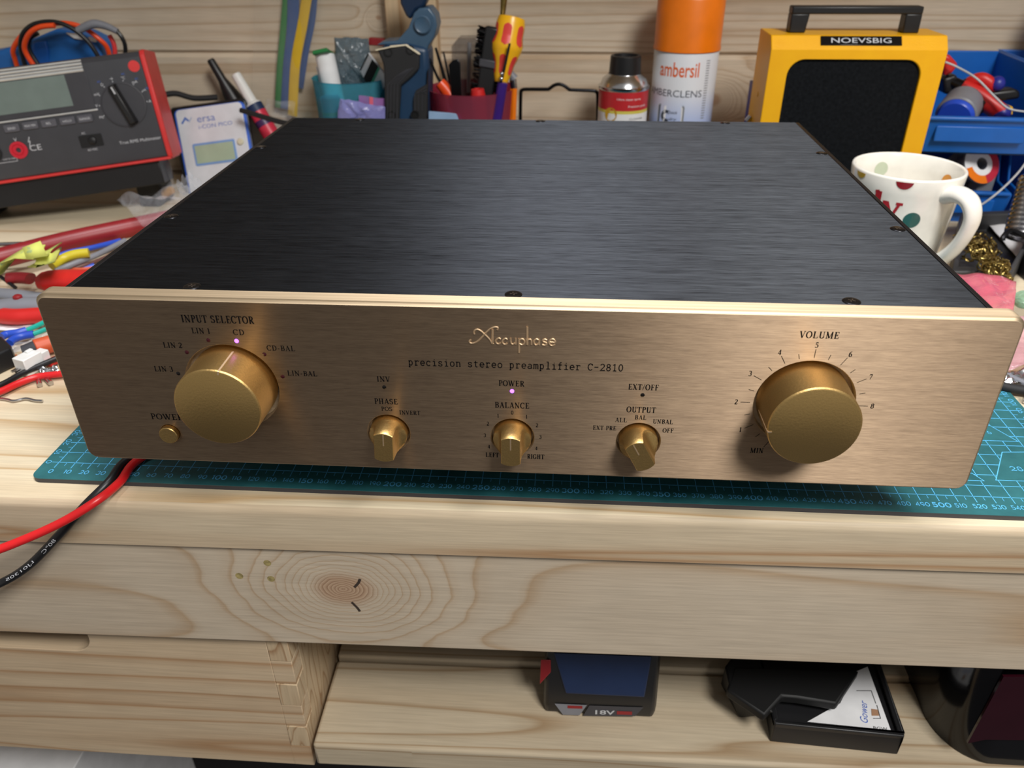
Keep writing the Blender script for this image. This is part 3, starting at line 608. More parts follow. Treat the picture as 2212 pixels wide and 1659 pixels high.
for k in range(nf):
    if k % 2: b.box(CR-FT+.2, CR+.3, CY-.4, CY+FT, CB+fh*k+.4, min(CT, CB+fh*(k+1)-.4))
b.build('side_board', M['end_grain'], crate, bevel=.5)
b = B(); b.box(CR-460, CR-447, CY+FT, 300, CB, CT); b.build('side_board', M['end_grain'], crate)
b = B(); b.box(CR-460, CR, 300, 312, CB, CT); b.build('back_board', M['wood_crate'], crate)
b = B(); b.box(CR-447, CR-FT, CY+FT, 300, CB, CB+6); b.build('base_board', M['wood_crate'], crate)
b = B(); b.box(hx-150, hx-40, 50, 120, CB+6.2, hz+2); b.hexa([(hx-95,70,hz+2),(hx-60,70,hz+2),(hx-60,90,hz+2),(hx-95,90,hz+2)], [(hx-95,70,hz+9),(hx-70,70,hz+6),(hx-70,90,hz+6),(hx-95,90,hz+9)])
tag(b.build('cardboard_packet', [M['grey']], bevel=1), 'grey packet just visible through the hand hole of the crate', 'packet')
q = A(172, 1638, -340)
b = B(); b.box(-330, q.x, -22, 160, -820, -340); tag(b.build('carton', M['paper'], bevel=1), 'white carton on the floor below the wooden crate', 'box')
# ---------------------------------------------------------------- on the lower shelf
bat = root('power_tool_battery', (327, 45, -214.8), 'black and blue 18V power tool battery pack on the lower shelf', 'battery')
b = B()
prof = [(8,-214.6),(6.5,-205),(7.5,-194),(14,-160),(24,-146),(100,-146),(104,-214.6)]
n = len(prof); rows = []
for x, sh in ((287.5, 4), (289.5, 0), (364.5, 0), (366.8, 4)):
    rows.append([(x, y+(sh if y < 50 else -sh), z-(sh if z > -200 else -sh*.3)) for y, z in prof])
b.add([v for r in rows for v in r], [(j*n+i, j*n+(i+1) % n, (j+1)*n+(i+1) % n, (j+1)*n+i) for j in range(3) for i in range(n)]+[tuple(range(n)), tuple(3*n+i for i in range(n))])
b.build('case', M['black_plastic'], bat, bevel=1.5, smooth=50)
def onface(px, py, d=1.2):
    q = P(px, py, 7.5)
    for _ in range(4):
        Y = 6.5+(1/11)*(q.z+205) if q.z < -194 else 7.5+(q.z+194)*6.5/34
        q = P(px, py, Y-d)
    return q
b = B(); fr = [(1196,1410),(1408,1418),(1392,1506),(1222,1498)]
b.hexa([onface(x, y, -2) for x, y in fr], [onface(x, y, 1.3) for x, y in fr]); b.build('release_panel', plastic('battery_blue', (22,42,78), .5), bat, bevel=.8)
b = B(); fr = [(1168,1425),(1190,1425),(1190,1452),(1166,1478)]
b.hexa([onface(x, y, -3) for x, y in fr], [onface(x, y, .9) for x, y in fr]); b.build('red_clip', M['dark_red'], bat, bevel=.5)
def quad(b, pts, mi=0): b.add([onface(x, y, .5) for x, y in pts], [tuple(range(len(pts)))], mi)
b = B(); quad(b, [(1198,1520),(1268,1523),(1252,1545),(1216,1544)], 0); quad(b, [(1273,1524),(1390,1528),(1372,1547),(1260,1546)], 1)
pa, pb = onface(1284, 1544, .7), onface(1372, 1547, .7); pc = onface(1284, 1526, .7); TM = Pl(pa, pb-pa, pc-pa).M; L_ = (pb-pa).length
text(b, '18V', L_*.02, .6, 4.2, L_*.48, TM, .1, 2, bold=.02); b.add([TM @ Vector(p) for p in ((L_*.55,1.2,.1),(L_*.92,1.2,.1),(L_*.92,4.4,.1),(L_*.55,4.4,.1))], [(0,1,2,3)], 3)
b.add([onface(x, y, .7) for x, y in ((1226,1524),(1258,1525),(1258,1531),(1226,1530))], [(0,1,2,3)], 3)
b.build('badge', [M['grey'], M['dark_grey'], M['light_grey'], M['dark_red']], bat)
tray = root('display_tray', (486, 50, -215), 'open black plastic tray holding a white card, on the lower shelf', 'tray')
tw = rotz(-3, (486, -7, 0))
b = B(); b.box(444, 528, -8, 112, -214.8, -199, 0, tw)
for (xa, xb, ya, yb) in ((444,528,-8,-5),(444,447,-5,112),(525,528,-5,112),(447,525,109,112)): b.box(xa, xb, ya, yb, -199, -195, 0, tw)
b.build('tray_body', M['black_plastic'], tray, bevel=.8)
card = root('printed_card', (500, 40, -199), 'white printed card with blue script lying in the black tray', 'card')
pts = [(1728,1568),(1815,1519),(1850,1450),(1874,1440),(1926,1582)]
b = B(); q = [A(x, y, -197.8) for x, y in pts]; n = len(q)
b.add(q+[v-Vector((0,0,.6)) for v in q], [tuple(range(n)), tuple(range(2*n-1, n-1, -1))]+[(i, (i+1) % n, n+(i+1) % n, n+i) for i in range(n)]); b.build('sheet', M['paper'], card)
CP = frame((0,0,-197.7), (1,0,0), (0,1,0), (0,0,1)); b = B(); p0, p1 = A(1862, 1562, -197.7), A(1860, 1515, -197.7)
ang = math.degrees(math.atan2(p1.y-p0.y, p1.x-p0.x)); text(b, 'Gower', p0.x+4, p0.y, 5, (p1-p0).length, CP, .05, 0, rot=ang, slant=.3)
p2 = A(1888, 1576, -197.7); text(b, 'BGW', p2.x, p2.y, 2.6, 9, CP, .05, 1, rot=-3)
r4 = [A(x, y, -197.6) for x, y in ((1882,1531),(1896,1533),(1899,1546),(1883,1546))]; b.add(r4, [(0,1,2,3)], 2)
for pl in ([(1850,1492),(1882,1492),(1892,1520)], [(1894,1523),(1902,1552),(1886,1552)]): b.ribbon([(A(x, y).x+(A(x, y, -197.7).x-A(x, y).x), A(x, y, -197.7).y) for x, y in pl], .5, .05, CP, 1)
b.build('printing', [M['blue_ink'], M['ink'], plastic('card_tan', (170,130,100), .6)], card)
b = B(); up = [(1585,1440),(1570,1490),(1652,1545),(1690,1503),(1722,1506),(1808,1520),(1856,1448)]
q = [A(x, y, -186) for x, y in up]; n = len(q)
b.add(q+[Vector((v.x, v.y, -193.5)) for v in q], [tuple(range(n)), tuple(range(2*n-1, n-1, -1))]+[(i, (i+1) % n, n+(i+1) % n, n+i) for i in range(n)])
lo = [A(x, y, -214.5) for x, y in ((1556,1478),(1597,1552),(1652,1546))]; hi = [q[0], q[1], q[2]]
b.add([lo[0], lo[1], Vector((441, lo[2].y, -214.5)), Vector((441, 70, -214.5))]+[q[0]+Vector((-6,0,0)), q[1]+Vector((2,0,0)), Vector((443, q[2].y+3, -188)), Vector((443, 70, -188))], [(0,1,2,3),(4,5,6,7),(0,1,5,4),(1,2,6,5),(2,3,7,6),(3,0,4,7)])
tag(b.build('fabric_pouch', M['deep_black'], bevel=1.5), 'flat black fabric pouch draped over the edge of the black tray', 'pouch')
dev = root('dark_canister', (640, 40, -215), 'glossy black rounded device with a maroon front, right end of the lower shelf', 'device')
plan = arc(590, 24, 33, 38, 180, 262, 10)+[(760,-14),(760,140),(557,140)]
b = B(); b.prism(plan, -214.8, -70); b.build('case', plastic('gloss_black', (16,16,18), .12), dev, smooth=50, bevel=1)
b = B(); fr = [P(x, y, -15.2) for x, y in ((2168,1462),(2090,1606),(2128,1598),(2300,1600),(2300,1462))]; n = len(fr)
b.add(fr+[v+Vector((0,1.8,0)) for v in fr], [tuple(range(n))]+[(i, (i+1) % n, n+(i+1) % n, n+i) for i in range(n)]); b.build('front_window', plastic('maroon_gloss', (44,10,20), .08), dev)
# ---------------------------------------------------------------- cutting mat
mat_ = root('cutting_mat', (291, 210, -3), 'green self-healing cutting mat with a blue millimetre ruler under the preamplifier', 'cutting mat')
b = B(); po = rrect(-9, 591, -15.5, 435, 6, 6); b.prism(po, -3, -.25, None, 1); b.prism(po, -.25, 0, None, 0); b.build('mat_sheet', [M['mat_teal'], M['dark_grey']], mat_)
b = B(); T = .05
for k in range(59):
    x = k*10; b.box(x-.22, x+.22, -5.2, 420, 0, T)
    if k < 58: b.box(x+4.85, x+5.15, -3.2, 0, 0, T)
for k in range(43):
    y = k*10; b.box(-4.2, 586, y-.22, y+.22, 0, T)
    if k < 42: b.box(-2.8, 0, y+4.85, y+5.15, 0, T); b.box(580, 583, y+4.85, y+5.15, 0, T)
b.build('ruler_grid', M['grid_blue'], mat_)
GM = Matrix.Identity(4); b = B()
for k in range(59):
    big = k >= 10 and k % 5 == 0
    st_ = str(k*10); wd_ = (sum(RND[c][0]+.08 for c in st_)-.08)*(3.55 if big else 2.72 if k > 9 else 3.0)
    strokes(b, st_, RND, k*10, -10.3 if not big else -10.5, 3.6 if not big else 4.0, wd_, GM, T, anchor='c', mono=.13 if not big else .17, gap=.08)
for k in range(13):
    strokes(b, str(k*10), RND, -4.6, k*10, 3.4, None, GM, T, anchor='c', mono=.12, rot=90)
    strokes(b, str(k*10), RND, 588.4, k*10, 3.4, None, GM, T, anchor='c', mono=.12, rot=90)
b.build('ruler_numbers', M['grid_blue'], mat_)
b = B(); za = lambda x, y: tuple(A(1950+x/5.924, 860+y/5.924, 0))[:2]
for poly, num in (([za(1192,1050), za(1272,692), (585, 45), (585, za(1192,1050)[1])], '28'), ([za(1478,557), za(1115,352), (505, za(1115,352)[1]+4), (500, za(1478,557)[1])], '6'), ([za(1042,1060), za(885,962), (490, 20), (484, za(1042,1060)[1])], None)):
    b.face(poly, .07, None, 1); b.ribbon(poly, .5, .09, None, 0, closed=True)
strokes(b, '28', RND, *za(1392,930), 4.2, None, GM, .09, mono=.11); strokes(b, '6', RND, *za(1090,460), 3.4, None, GM, .09, mono=.11)
b.build('angle_guides', [M['grid_blue'], M['mat_teal']], mat_)
# ---------------------------------------------------------------- wires at the front left
rp = [Vector((70, 30, 6)), A(300, 992, 3.2), A(258, 1042, 2.8), P(206, 1084, -37), P(122, 1134, -47), P(0, 1186, -58), P(-110, 1220, -70), P(-220,1240,-75), Vector((-190,-90,-160)), Vector((-215,-95,-500)), Vector((-205,-120,-812))]
b = B(); b.tube(rp, 2.45, 14, 10); tag(b.build('speaker_wire', M['wire_red']), 'thick red wire running from under the preamplifier over the bench edge', 'wire')
kp = [Vector((62, 30, 6)), A(276, 992, 3.2), A(236, 1040, 2.8), P(182, 1094, -31.5), P(128, 1155, -36), P(62, 1222, -40), P(-4, 1262, -44), P(-110, 1300, -62), Vector((-95,-80,-200)), Vector((-110,-100,-500)), Vector((-100,-140,-812))]
wk = root('speaker_wire', (20, -30, -60), 'thick black printed wire beside the red one, hanging over the bench edge', 'wire')
b = B(); b.tube(kp, 2.45, 14, 10); ins = b.build('insulation', M['black_plastic'], wk)
def print_on(path, words, mat, name, parent, r=2.5, hgt=2.0):
    pts = smooth_path(path, 16); acc = [0]
    for i in range(1, len(pts)): acc.append(acc[-1]+(pts[i]-pts[i-1]).length)
    def at(s):
        for i in range(1, len(pts)):
            if acc[i] >= s: t = (s-acc[i-1])/max(1e-9, acc[i]-acc[i-1]); return pts[i-1].lerp(pts[i], t), (pts[i]-pts[i-1]).normalized()
        return pts[-1], (pts[-1]-pts[-2]).normalized()
    b = B()
    for s0, wd, L in words:
        def warp(x, y, h, s0=s0):
            p, t = at(s0+x); n = (CAM-p); n = (n-t*n.dot(t)).normalized(); u = t.cross(n)
            a = (y-hgt/2)/r; return p+n*(r+.04)*math.cos(a)+u*(r+.04)*math.sin(a)
        text(b, wd, 0, 0, hgt, L, None, 0, 0, warp=warp)
    b.build(name, mat, parent)
print_on(kp, [(102, '80°C', 13), (124, 'LJ01305', 24), (154, '2000V', 17)], M['silver_ink'], 'wire_printing', ins)
# ---------------------------------------------------------------- bench multimeter, upper left
mp = Pl((-156.65, 448.31, 107.31), (.95, .31, .08), (-.13, .15, .98))
dmm = root('bench_multimeter', (-190, 470, -3), 'large dark grey bench multimeter with red end bumper and round dial', 'multimeter')
uv = lambda x, y: mp.uv(x, y)
UL, UR = -210.0, 32.2
def side_prof(b, us, mi=0, grow=0):
    pr = [(-53, 0), (-47, 1.5), (44, 1.5), (48.5, -2), (49.5, -8), (49.5, -62), (-53, -62), (-55, -8)]
    n = len(pr); rows = [[mp.at(u, v+(grow if v > 0 else -grow), w+grow*.6 if w > -60 else w) for v, w in pr] for u in us]
    b.add([v for r in rows for v in r], [(j*n+i, j*n+(i+1) % n, (j+1)*n+(i+1) % n, (j+1)*n+i) for j in range(len(us)-1) for i in range(n)]+[tuple(range(n)), tuple((len(us)-1)*n+i for i in range(n))], mi)
b = B(); side_prof(b, (UL, 27.0)); b.build('case', plastic('meter_grey', (66,67,73), .45, bump=.2), dmm, bevel=1.2)
b = B(); side_prof(b, (27.0, UR), 0, 1.2)
b.box(UL, 30, -56.5, -53.4, -60, 1.0, 0, mp.M); b.build('bumper', M['bumper_red'], dmm, bevel=2.5, seg=3)
b = B(); b.box(UL, 16, -80, -55, -62, -5, 0, mp.M); b.build('lower_case', M['black_plastic'], dmm, bevel=1)
dn = [Vector(q) for q in (mp.at(-20, -62, -30), mp.at(14, -62, -8), mp.at(14, -62, -50))]
c0 = P(258, 430, 452); b = B(); b.box(-176, -152, 462, 500, -2.8, 58); b.build('stand_foot', M['black_rubber'], dmm, bevel=4, seg=3)
b = B(); b.box(-345, -318, 400, 450, -2.8, 50); b.build('stand_foot', M['black_rubber'], dmm, bevel=3)
u1, v1 = uv(172, 130); u0 = UL
b = B()     # ribbed bright trim above the display
vt = 48.2; vb = uv(180, 155)[1]
um = uv(178, 140)[0]
for k in range(4):
    va = vb+(vt-vb)*k/4; b.tube([mp.at(u0, va+1.6, 2.0-.5*max(0,k-1)), mp.at(um, va+1.6, 2.0-.5*max(0,k-1))], [1.5,1.1,1.3,1.0][k], 8, 1)
b.build('display_trim', M['bright_trim'], dmm)
d = [uv(0, 176), uv(143, 164), uv(158, 229), uv(0, 249)]
vt2, vb2, ur2 = (d[0][1]+d[1][1])/2, (d[2][1]+d[3][1])/2, (d[1][0]+d[2][0])/2
b = B(); b.box(u0+6, um+1, vb2-5, vt2+5, 1.2, 2.1, 0, mp.M); b.build('display_bezel', M['dark_grey'], dmm, bevel=.6)
b = B(); b.box(u0+16, ur2, vb2, vt2, 2.0, 2.5, 0, mp.M); b.build('display', M['lcd_grey'], dmm)
b = B(); b.box(u0, um+2, vb2-7.2, vb2-5.6, 1.2, 2.6, 0, mp.M); b.build('silver_strip', M['bright_trim'], dmm, bevel=.4)
dc = uv(268, 226)
# round dial
DT = mp.M @ Matrix.Translation((dc[0], dc[1], 1.5)); b = B(); b.lathe([(21.6,0),(21.4,1.0),(20.3,1.2),(20.1,.6),(0,.6)], DT, 64); dial = b.build('dial', M['dark_grey'], dmm)
kd = Vector(uv(246, 190))-Vector(dc); ka = math.degrees(math.atan2(kd.y, kd.x)); b = B()
b.hexa([(-20.5,-4.6,.6),(20.5,-4.6,.6),(20.5,4.6,.6),(-20.5,4.6,.6)], [(-19.5,-2.6,9),(19.5,-2.6,9),(19.5,2.6,9),(-19.5,2.6,9)], 0, DT @ Matrix.Rotation(R_(ka), 4, 'Z'))
bar = b.build('dial_grip', M['black_plastic'], dial, bevel=1)
b = B(); b.box(11, 18, -.7, .7, 9, 9.15, 0, DT @ Matrix.Rotation(R_(ka), 4, 'Z')); b.build('dial_mark', M['silver_ink'], bar)
b = B()
for k, s in enumerate(('Hz','V','mV','Ω','→','°C','mA','µA','A')):
    an = R_(200-k*25); x, y = dc[0]+25.5*math.cos(an), dc[1]+25.5*math.sin(an)
    text(b, s, x, y-1.2, 2.6, None, mp.M, 1.75, 0, anchor='c'); b.lathe([(.5,1.72),(0,1.72)], mp.M @ Matrix.Translation((dc[0]+22.8*math.cos(an), dc[1]+22.8*math.sin(an), 0)), 8)
    if k in (1,3,5,6,7): text(b, 'DC' if k == 1 else 'AC', dc[0]+29.2*math.cos(an), dc[1]+29.2*math.sin(an)-.8, 1.8, None, mp.M, 1.75, 1, anchor='c')
x, y = uv(259, 310); text(b, 'True RMS Multimeter', x, y-1, 3.0, uv(350, 303)[0]-x, mp.M, 1.75, 0)
x, y = uv(66, 322); text(b, 'CE', x, y-2, 5.5, 11, mp.M, 1.75, 0); x, y = uv(32, 306); text(b, 'V', x, y, 3.4, None, mp.M, 1.75, 0)
x, y = uv(64, 306); b.ribbon([(x+1.5,y+4.5),(x-.6,y),(x+1.0,y+.3),(x-.8,y-4.5)], .7, 1.75, mp.M, 0)
xa, ya = uv(5, 352); b.ribbon([(xa-6,ya),(xa+15,ya),(xa+15,ya+4)], .4, 1.75, mp.M, 0); xa, ya = uv(8, 344); text(b, 'CAT III 1000V', xa, ya-1, 1.4, 13, mp.M, 1.75, 0)
b.build('front_printing', [M['silver_ink'], M['blue_ink']], dmm)
b = B(); x, y = uv(290, 143); b.lathe([(5.4,1.4),(5.4,1.75),(0,1.8)], mp.M @ Matrix.Translation((x, y, 0)), 32); b.build('round_sticker', M['bumper_red'], dmm)
for (px, py, s, top) in ((27,277,'SEND',''),(67,271,'MAX MIN',''),(107,266,'REL',''),(147,261,'HOLD',''),(185,256,'RANGE','Peak')):
    x, y = uv(px, py); b = B(); b.prism(rrect(x-7.2, x+7.2, y-3.6, y+3.6, 1.2, 3), 1.2, 3.2, mp.M); bt = b.build('push_button', M['key_grey'], dmm, bevel=.5)
    L = B(); text(L, s, x, y-1.1, 2.1, 10 if len(s) > 4 else None, mp.M, 3.26, 0, anchor='c')
    L.lathe([(.6,1.7),(0,1.7)], mp.M @ Matrix.Translation((x, y+7, 0)), 3); L.build('button_lettering', M['silver_ink'], bt)
x, y = uv(42, 324); b = B(); T = mp.M @ Matrix.Translation((x, y, 0))
b.lathe([(8.2,1),(8.2,2.6),(6.0,2.8),(5.6,1.8),(4.6,1.8),(4.2,3),(2.4,3),(2.2,-2),(0,-2)], T, 40); b.build('input_socket', M['socket_red'], dmm)
x, y = uv(-2, 330); b = B(); b.lathe([(8.2,1),(8.2,2.6),(6.0,2.8),(5.6,1.8),(2.4,3),(2.2,-2),(0,-2)], mp.M @ Matrix.Translation((x-5, y, 0)), 40); b.build('input_socket', M['black_plastic'], dmm)
x, y = uv(198, 304); b = B(); b.prism(rrect(x-11, x+11, y-6, y+6, 1, 3), 1.3, 1.9, mp.M); b.lathe([(4.2,1.9),(3.6,3),(1.5,3.6),(0,3.7)], mp.M @ Matrix.Translation((x+1, y, 0)), 24)
sw = b.build('slide_switch', M['black_plastic'], dmm); L = B(); text(L, 'AC', x-7, y+7.2, 2.0, None, mp.M, 1.75); text(L, 'AC+DC', x-6, y-9.4, 2.0, None, mp.M, 1.75); L.build('switch_lettering', M['silver_ink'], sw)
# ---------------------------------------------------------------- blue tester lying behind it, with leads
def slab(name, poly, Y0, Y1, mats, parent=None, bevel=2, seg=3):
    b = B(); q = [P(x, y, Y0) for x, y in poly]; n = len(q)
    b.add(q+[Vector((v.x, Y1, v.z)) for v in q], [tuple(range(n)), tuple(range(2*n-1, n-1, -1))]+[(i, (i+1) % n, n+(i+1) % n, n+i) for i in range(n)])
    return b.build(name, mats, parent, bevel=bevel, seg=seg)
bt = root('handheld_tester', (-250, 545, 100), 'bright blue handheld tester with white inlays resting behind the grey bench multimeter', 'tester')
slab('case', [(-90,122),(0,108),(68,84),(118,63),(170,72),(212,92),(228,150),(228,200),(-90,200)], 530, 568, M['meter_blue'], bt, 5)
slab('grip_panel', [(70,90),(98,88),(104,110),(104,160),(66,160)], 527.5, 532, plastic('meter_blue_dark', (26,88,170), .4), bt, 2)
slab('white_highlight', [(140,71),(172,74),(186,88),(160,84)], 527, 531, M['white_plastic'], bt, 1); slab('white_highlight', [(188,80),(203,84),(206,92),(196,90)], 527, 531, M['white_plastic'], bt, 1)  # white plates model the highlights on the blue case
def wire(name, pts, r, mat, label, group=None, sub=8, cat='wire', n=12):
    b = B(); b.tube(pts, r, n, sub); return tag(b.build(name, mat), label, cat, group)
Yw = 515
wire('test_lead', [P(x, y, Yw-d) for x, y, d in ((45,170,-8),(33,130,-4),(28,110,0),(38,88,2),(60,66,4),(95,54,4),(140,50,2),(180,60,-2),(215,85,-4),(232,105,-8),(240,140,-14))], 2.5, M['signal_orange'], 'orange test lead looped in the outer arc above the grey multimeter')
wire('test_lead', [P(x, y, Yw-10-d) for x, y, d in ((62,165,0),(48,120,2),(44,95,4),(50,72,6),(70,54,6),(100,47,6),(130,50,4),(160,64,2),(190,90,0),(212,122,-2),(222,150,-6))], 2.3, M['black_plastic'], 'black test lead looped over the orange leads and the blue tester')
wire('test_lead', [P(x, y, Yw-18-d) for x, y, d in ((96,170,0),(72,140,0),(55,112,2),(54,92,4),(66,70,6),(88,58,6),(118,55,4))], 2.6, M['signal_orange'], 'short orange test lead bending down in front of the blue tester at the far left')
wire('test_lead', [P(x, y, Yw+6) for x, y in ((100,165),(70,120),(62,100),(66,82),(82,72))], 2.2, M['black_plastic'], 'inner black test lead curling beside the short orange lead')
b = B(); b.tube([P(168,66,505), P(200,52,508), P(228,56,510), P(254,68,510)], lambda t: 4.4-2.2*abs(t-.35), 12, 8); pl = root('crocodile_clip', (-235, 508, 150), 'grey crocodile clip with a black lead on top of the blue tester', 'clip')
b.build('clip_sleeve', M['grey'], pl); b = B(); b.tube([P(252,67,510), P(264,82,510), P(271,105,512), P(268,150,514)], 2.2, 10, 6); b.build('lead', M['black_plastic'], pl)
wire('test_lead', [P(x, y, 522) for x, y in ((236,76),(246,95),(248,118),(243,150))], 2.4, M['bumper_red'], 'short red lead end just right of the orange loop')
# ---------------------------------------------------------------- soldering station
sp = Pl(P(450, 300, 530), Vector((.985,.02,.13)), Vector((-.12,.32,.93)))
st = root('soldering_station', (-95, 550, -3), 'white and blue soldering station with a small green display, leaning back beside the multimeter', 'soldering station')
cs = [sp.uv(*p) for p in ((373,240),(512,219),(560,325),(405,390))]
ul, ur = (cs[0][0]+cs[3][0])/2-.5, cs[1][0]+7; vt = max(cs[0][1], cs[1][1]); vb = sp.uv(400,470)[1]
b = B(); b.prism(rrect(ul-6, ur+1.5, vb-8, vt+4, 5), -44, -4, sp.M); b.build('housing', M['black_plastic'], st, bevel=2)
b = B(); b.prism(rrect(ul, ur, vb, vt, 6), -4, -.4, sp.M); b.build('blue_frame', plastic('station_blue', (60,110,220), .4), st, bevel=.8)
b = B(); b.prism(rrect(ul+2.6, ur-2.4, vb+3, vt-.8, 5), -.4, 1.0, sp.M); b.build('front_plate', plastic('station_white', (226,230,238), .4), st, bevel=.8)
l = [sp.uv(*p) for p in ((418,316),(502,306),(512,342),(432,355))]; xa, xb, ya, yb = (l[0][0]+l[3][0])/2, (l[1][0]+l[2][0])/2, (l[2][1]+l[3][1])/2, (l[0][1]+l[1][1])/2
b = B(); b.prism(rrect(xa-2.5, xb+2.5, ya-2.5, yb+2.5, 2), 1, 1.7, sp.M); bz = b.build('display_bezel', plastic('station_sky', (130,168,224), .4), st, bevel=.4)
b = B(); b.box(xa, xb, ya, yb, 1.7, 1.85, 0, sp.M); b.build('display', M['lcd_green'], bz)
b = B(); x, y = sp.uv(521, 306); b.lathe([(3.8,1),(3.6,3),(2.6,3.8),(0,3.9)], sp.M @ Matrix.Translation((x, y, 0)), 24); b.build('push_button', M['cream_button'], st)
b = B(); x, y = sp.uv(428, 265); text(b, 'ersa', x, y, 5.2, sp.uv(466,259)[0]-x, sp.M, 1.06); x2, y2 = sp.uv(431, 279); text(b, 'i-CON PICO', x2, y2, 4.2, sp.uv(503,269)[0]-x2, sp.M, 1.06)
x, y = sp.uv(394, 268); b.ribbon([(x,y),(x+5,y+5.5),(x+8.5,y+2.2)], 2.2, 1.06, sp.M); b.ribbon([(x+8.5,y+.5),(x+12.5,y+5.5)], .9, 1.06, sp.M, 1)
b.build('front_lettering', [plastic('station_ink', (84,120,196), .5), M['pale_blue']], st)
b = B(); b.tube([P(350,206,560), P(380,202,566), P(420,212,572), P(470,210,580)], 3.2, 10, 8); tag(b.build('mains_cable', M['black_rubber']), 'black cable arching behind the soldering station', 'cable')
b = B(); b.tube([P(520,238,515), P(560,250,508), P(600,262,500), P(650,275,490), P(720,300,480)], 2.8, 10, 8); tag(b.build('iron_cable', M['black_rubber']), 'black cable running from the soldering station behind the preamplifier', 'cable')
b = B(); b.lathe([(0,0),(12,0),(9,14),(5,30),(4.4,52),(3.4,54),(0,54)], axis_frame(P(512,226,575), P(474,162,575)-P(512,226,575)), 24); tag(b.build('nozzle', M['black_plastic']), 'black tapered nozzle leaning on the wall behind the soldering station', 'nozzle')
# glue tube
g0, g1 = P(585, 290, 545), P(509, 160, 560); gd = (g1-g0); gl = gd.length
gt = root('glue_tube', (g0.x, g0.y, g0.z), 'slim white-capped glue tube with a navy and red label leaning behind the preamplifier', 'tube')
G = axis_frame(g0, gd); b = B(); b.lathe([(0,-20),(9.4,-20),(9.4,gl*.50),(7,gl*.53)], G, 28, 0); b.build('tube_body', M['white_plastic'], gt)
b = B(); b.lathe([(9.55,gl*.37),(9.55,gl*.49)], G, 28, 0); b.lathe([(9.55,gl*.24),(9.55,gl*.37)], G, 28, 1); b.lathe([(9.55,gl*.14),(9.55,gl*.24)], G, 28, 2); b.lathe([(9.56,-5),(9.56,gl*.14)], G, 28, 1)
b.build('label_band', [M['navy'], plastic('label_red', (214,50,76), .4), plastic('label_violet', (70,40,90), .4)], gt)
b = B(); b.lathe([(6.6,gl*.50),(6.2,gl*.53),(5.4,gl-1),(4.6,gl),(0,gl)], G, 28); b.build('cap', M['white_plastic'], gt)
# crumpled bags on the left
def crumple(name, pts, Yf, mat, label, cat='bag', amp_=8, n=26, seed=1, back=14, group=None, kind=None):
    """a bag: two crumpled sheets closed along a common outline (outline given on the plane Y=Yf)"""
    rnd = random.Random(seed); q = [P(x, y, Yf) for x, y in pts]; c = sum(q, Vector())/len(q); m = len(q); b = B(); ph = [rnd.uniform(0, 6.28) for _ in range(8)]
    per = []
    for i in range(m):
        for k in range(5): per.append(q[i].lerp(q[(i+1) % m], k/5))
    R = len(per); K = 7
    for sgn in (-1, 1):
        vs = []
        for j in range(K+1):
            t = j/K
            for i, p in enumerate(per):
                w = p.lerp(c, t); bul = math.sqrt(max(0, 1-(1-t)**2))*back*.6
                nz = amp_*.5*math.sin(w.x*.23+ph[0]+sgn)*math.sin(w.z*.31+ph[1])+amp_*.35*math.sin(w.x*.61+w.z*.5+ph[2])
                edge = min(1, t*3)
                vs.append(Vector((w.x, w.y+sgn*bul+nz*edge*.6, w.z+amp_*.12*math.sin(i*1.9+ph[3]))))
        b.add(vs, [(j*R+i, j*R+(i+1) % R, (j+1)*R+(i+1) % R, (j+1)*R+i) for j in range(K) for i in range(R)])
    o = b.build(name, mat, smooth=28); return tag(o, label, cat, group, kind)
crumple('plastic_bag', [(318,372),(345,352),(368,348),(376,400),(378,424),(330,420)], 480, M['bag_clear'], 'small clear plastic bag crumpled between the multimeter and the soldering station', seed=3, amp_=9)
b = B(); b.tube([P(322,412,478), P(345,418,476), P(372,410,474)], lambda t: 7-3*abs(2*t-1), 12, 6); tag(b.build('amber_packet', plastic('amber', (176,126,40), .3)), 'amber yellow packet below the clear bag beside the multimeter', 'packet')
def sheet(name, pts, z0, mat, label, cat, amp_=6, seed=2, nu=22, nv=14, group=None, zf=None, solid=.15):
    """a loose sheet lying over things: four corners given in the picture with their heights"""
    rnd = random.Random(seed); c = [A(x, y, z) for x, y, z in pts]; ph = [rnd.uniform(0, 6.28) for _ in range(6)]; b = B()
    def fn(u, v):
        p = (c[0]*(1-u)+c[1]*u)*(1-v)+(c[3]*(1-u)+c[2]*u)*v
        return p+Vector((0, 0, amp_*(.5*math.sin(7*u+ph[0])*math.sin(5*v+ph[1])+.4*math.sin(13*u-8*v+ph[2])+.25*math.sin(22*v+9*u+ph[3]))+amp_*.6))
    b.grid(fn, nu, nv); return tag(b.build(name, mat, smooth=25, solid=solid), label, cat, group)
sheet('plastic_bag', [(254,438,30),(395,404,60),(440,436,56),(322,500,32)], 0, M['bag_clear'], 'clear crinkled plastic bag against the left side of the preamplifier', 'bag', 5, 5)
sheet('plastic_bag', [(384,412,70),(412,388,72),(450,420,56),(392,440,58)], 0, M['bag_clear'], 'clear bag corner rising between the soldering station and the preamplifier', 'bag', 8, 8)
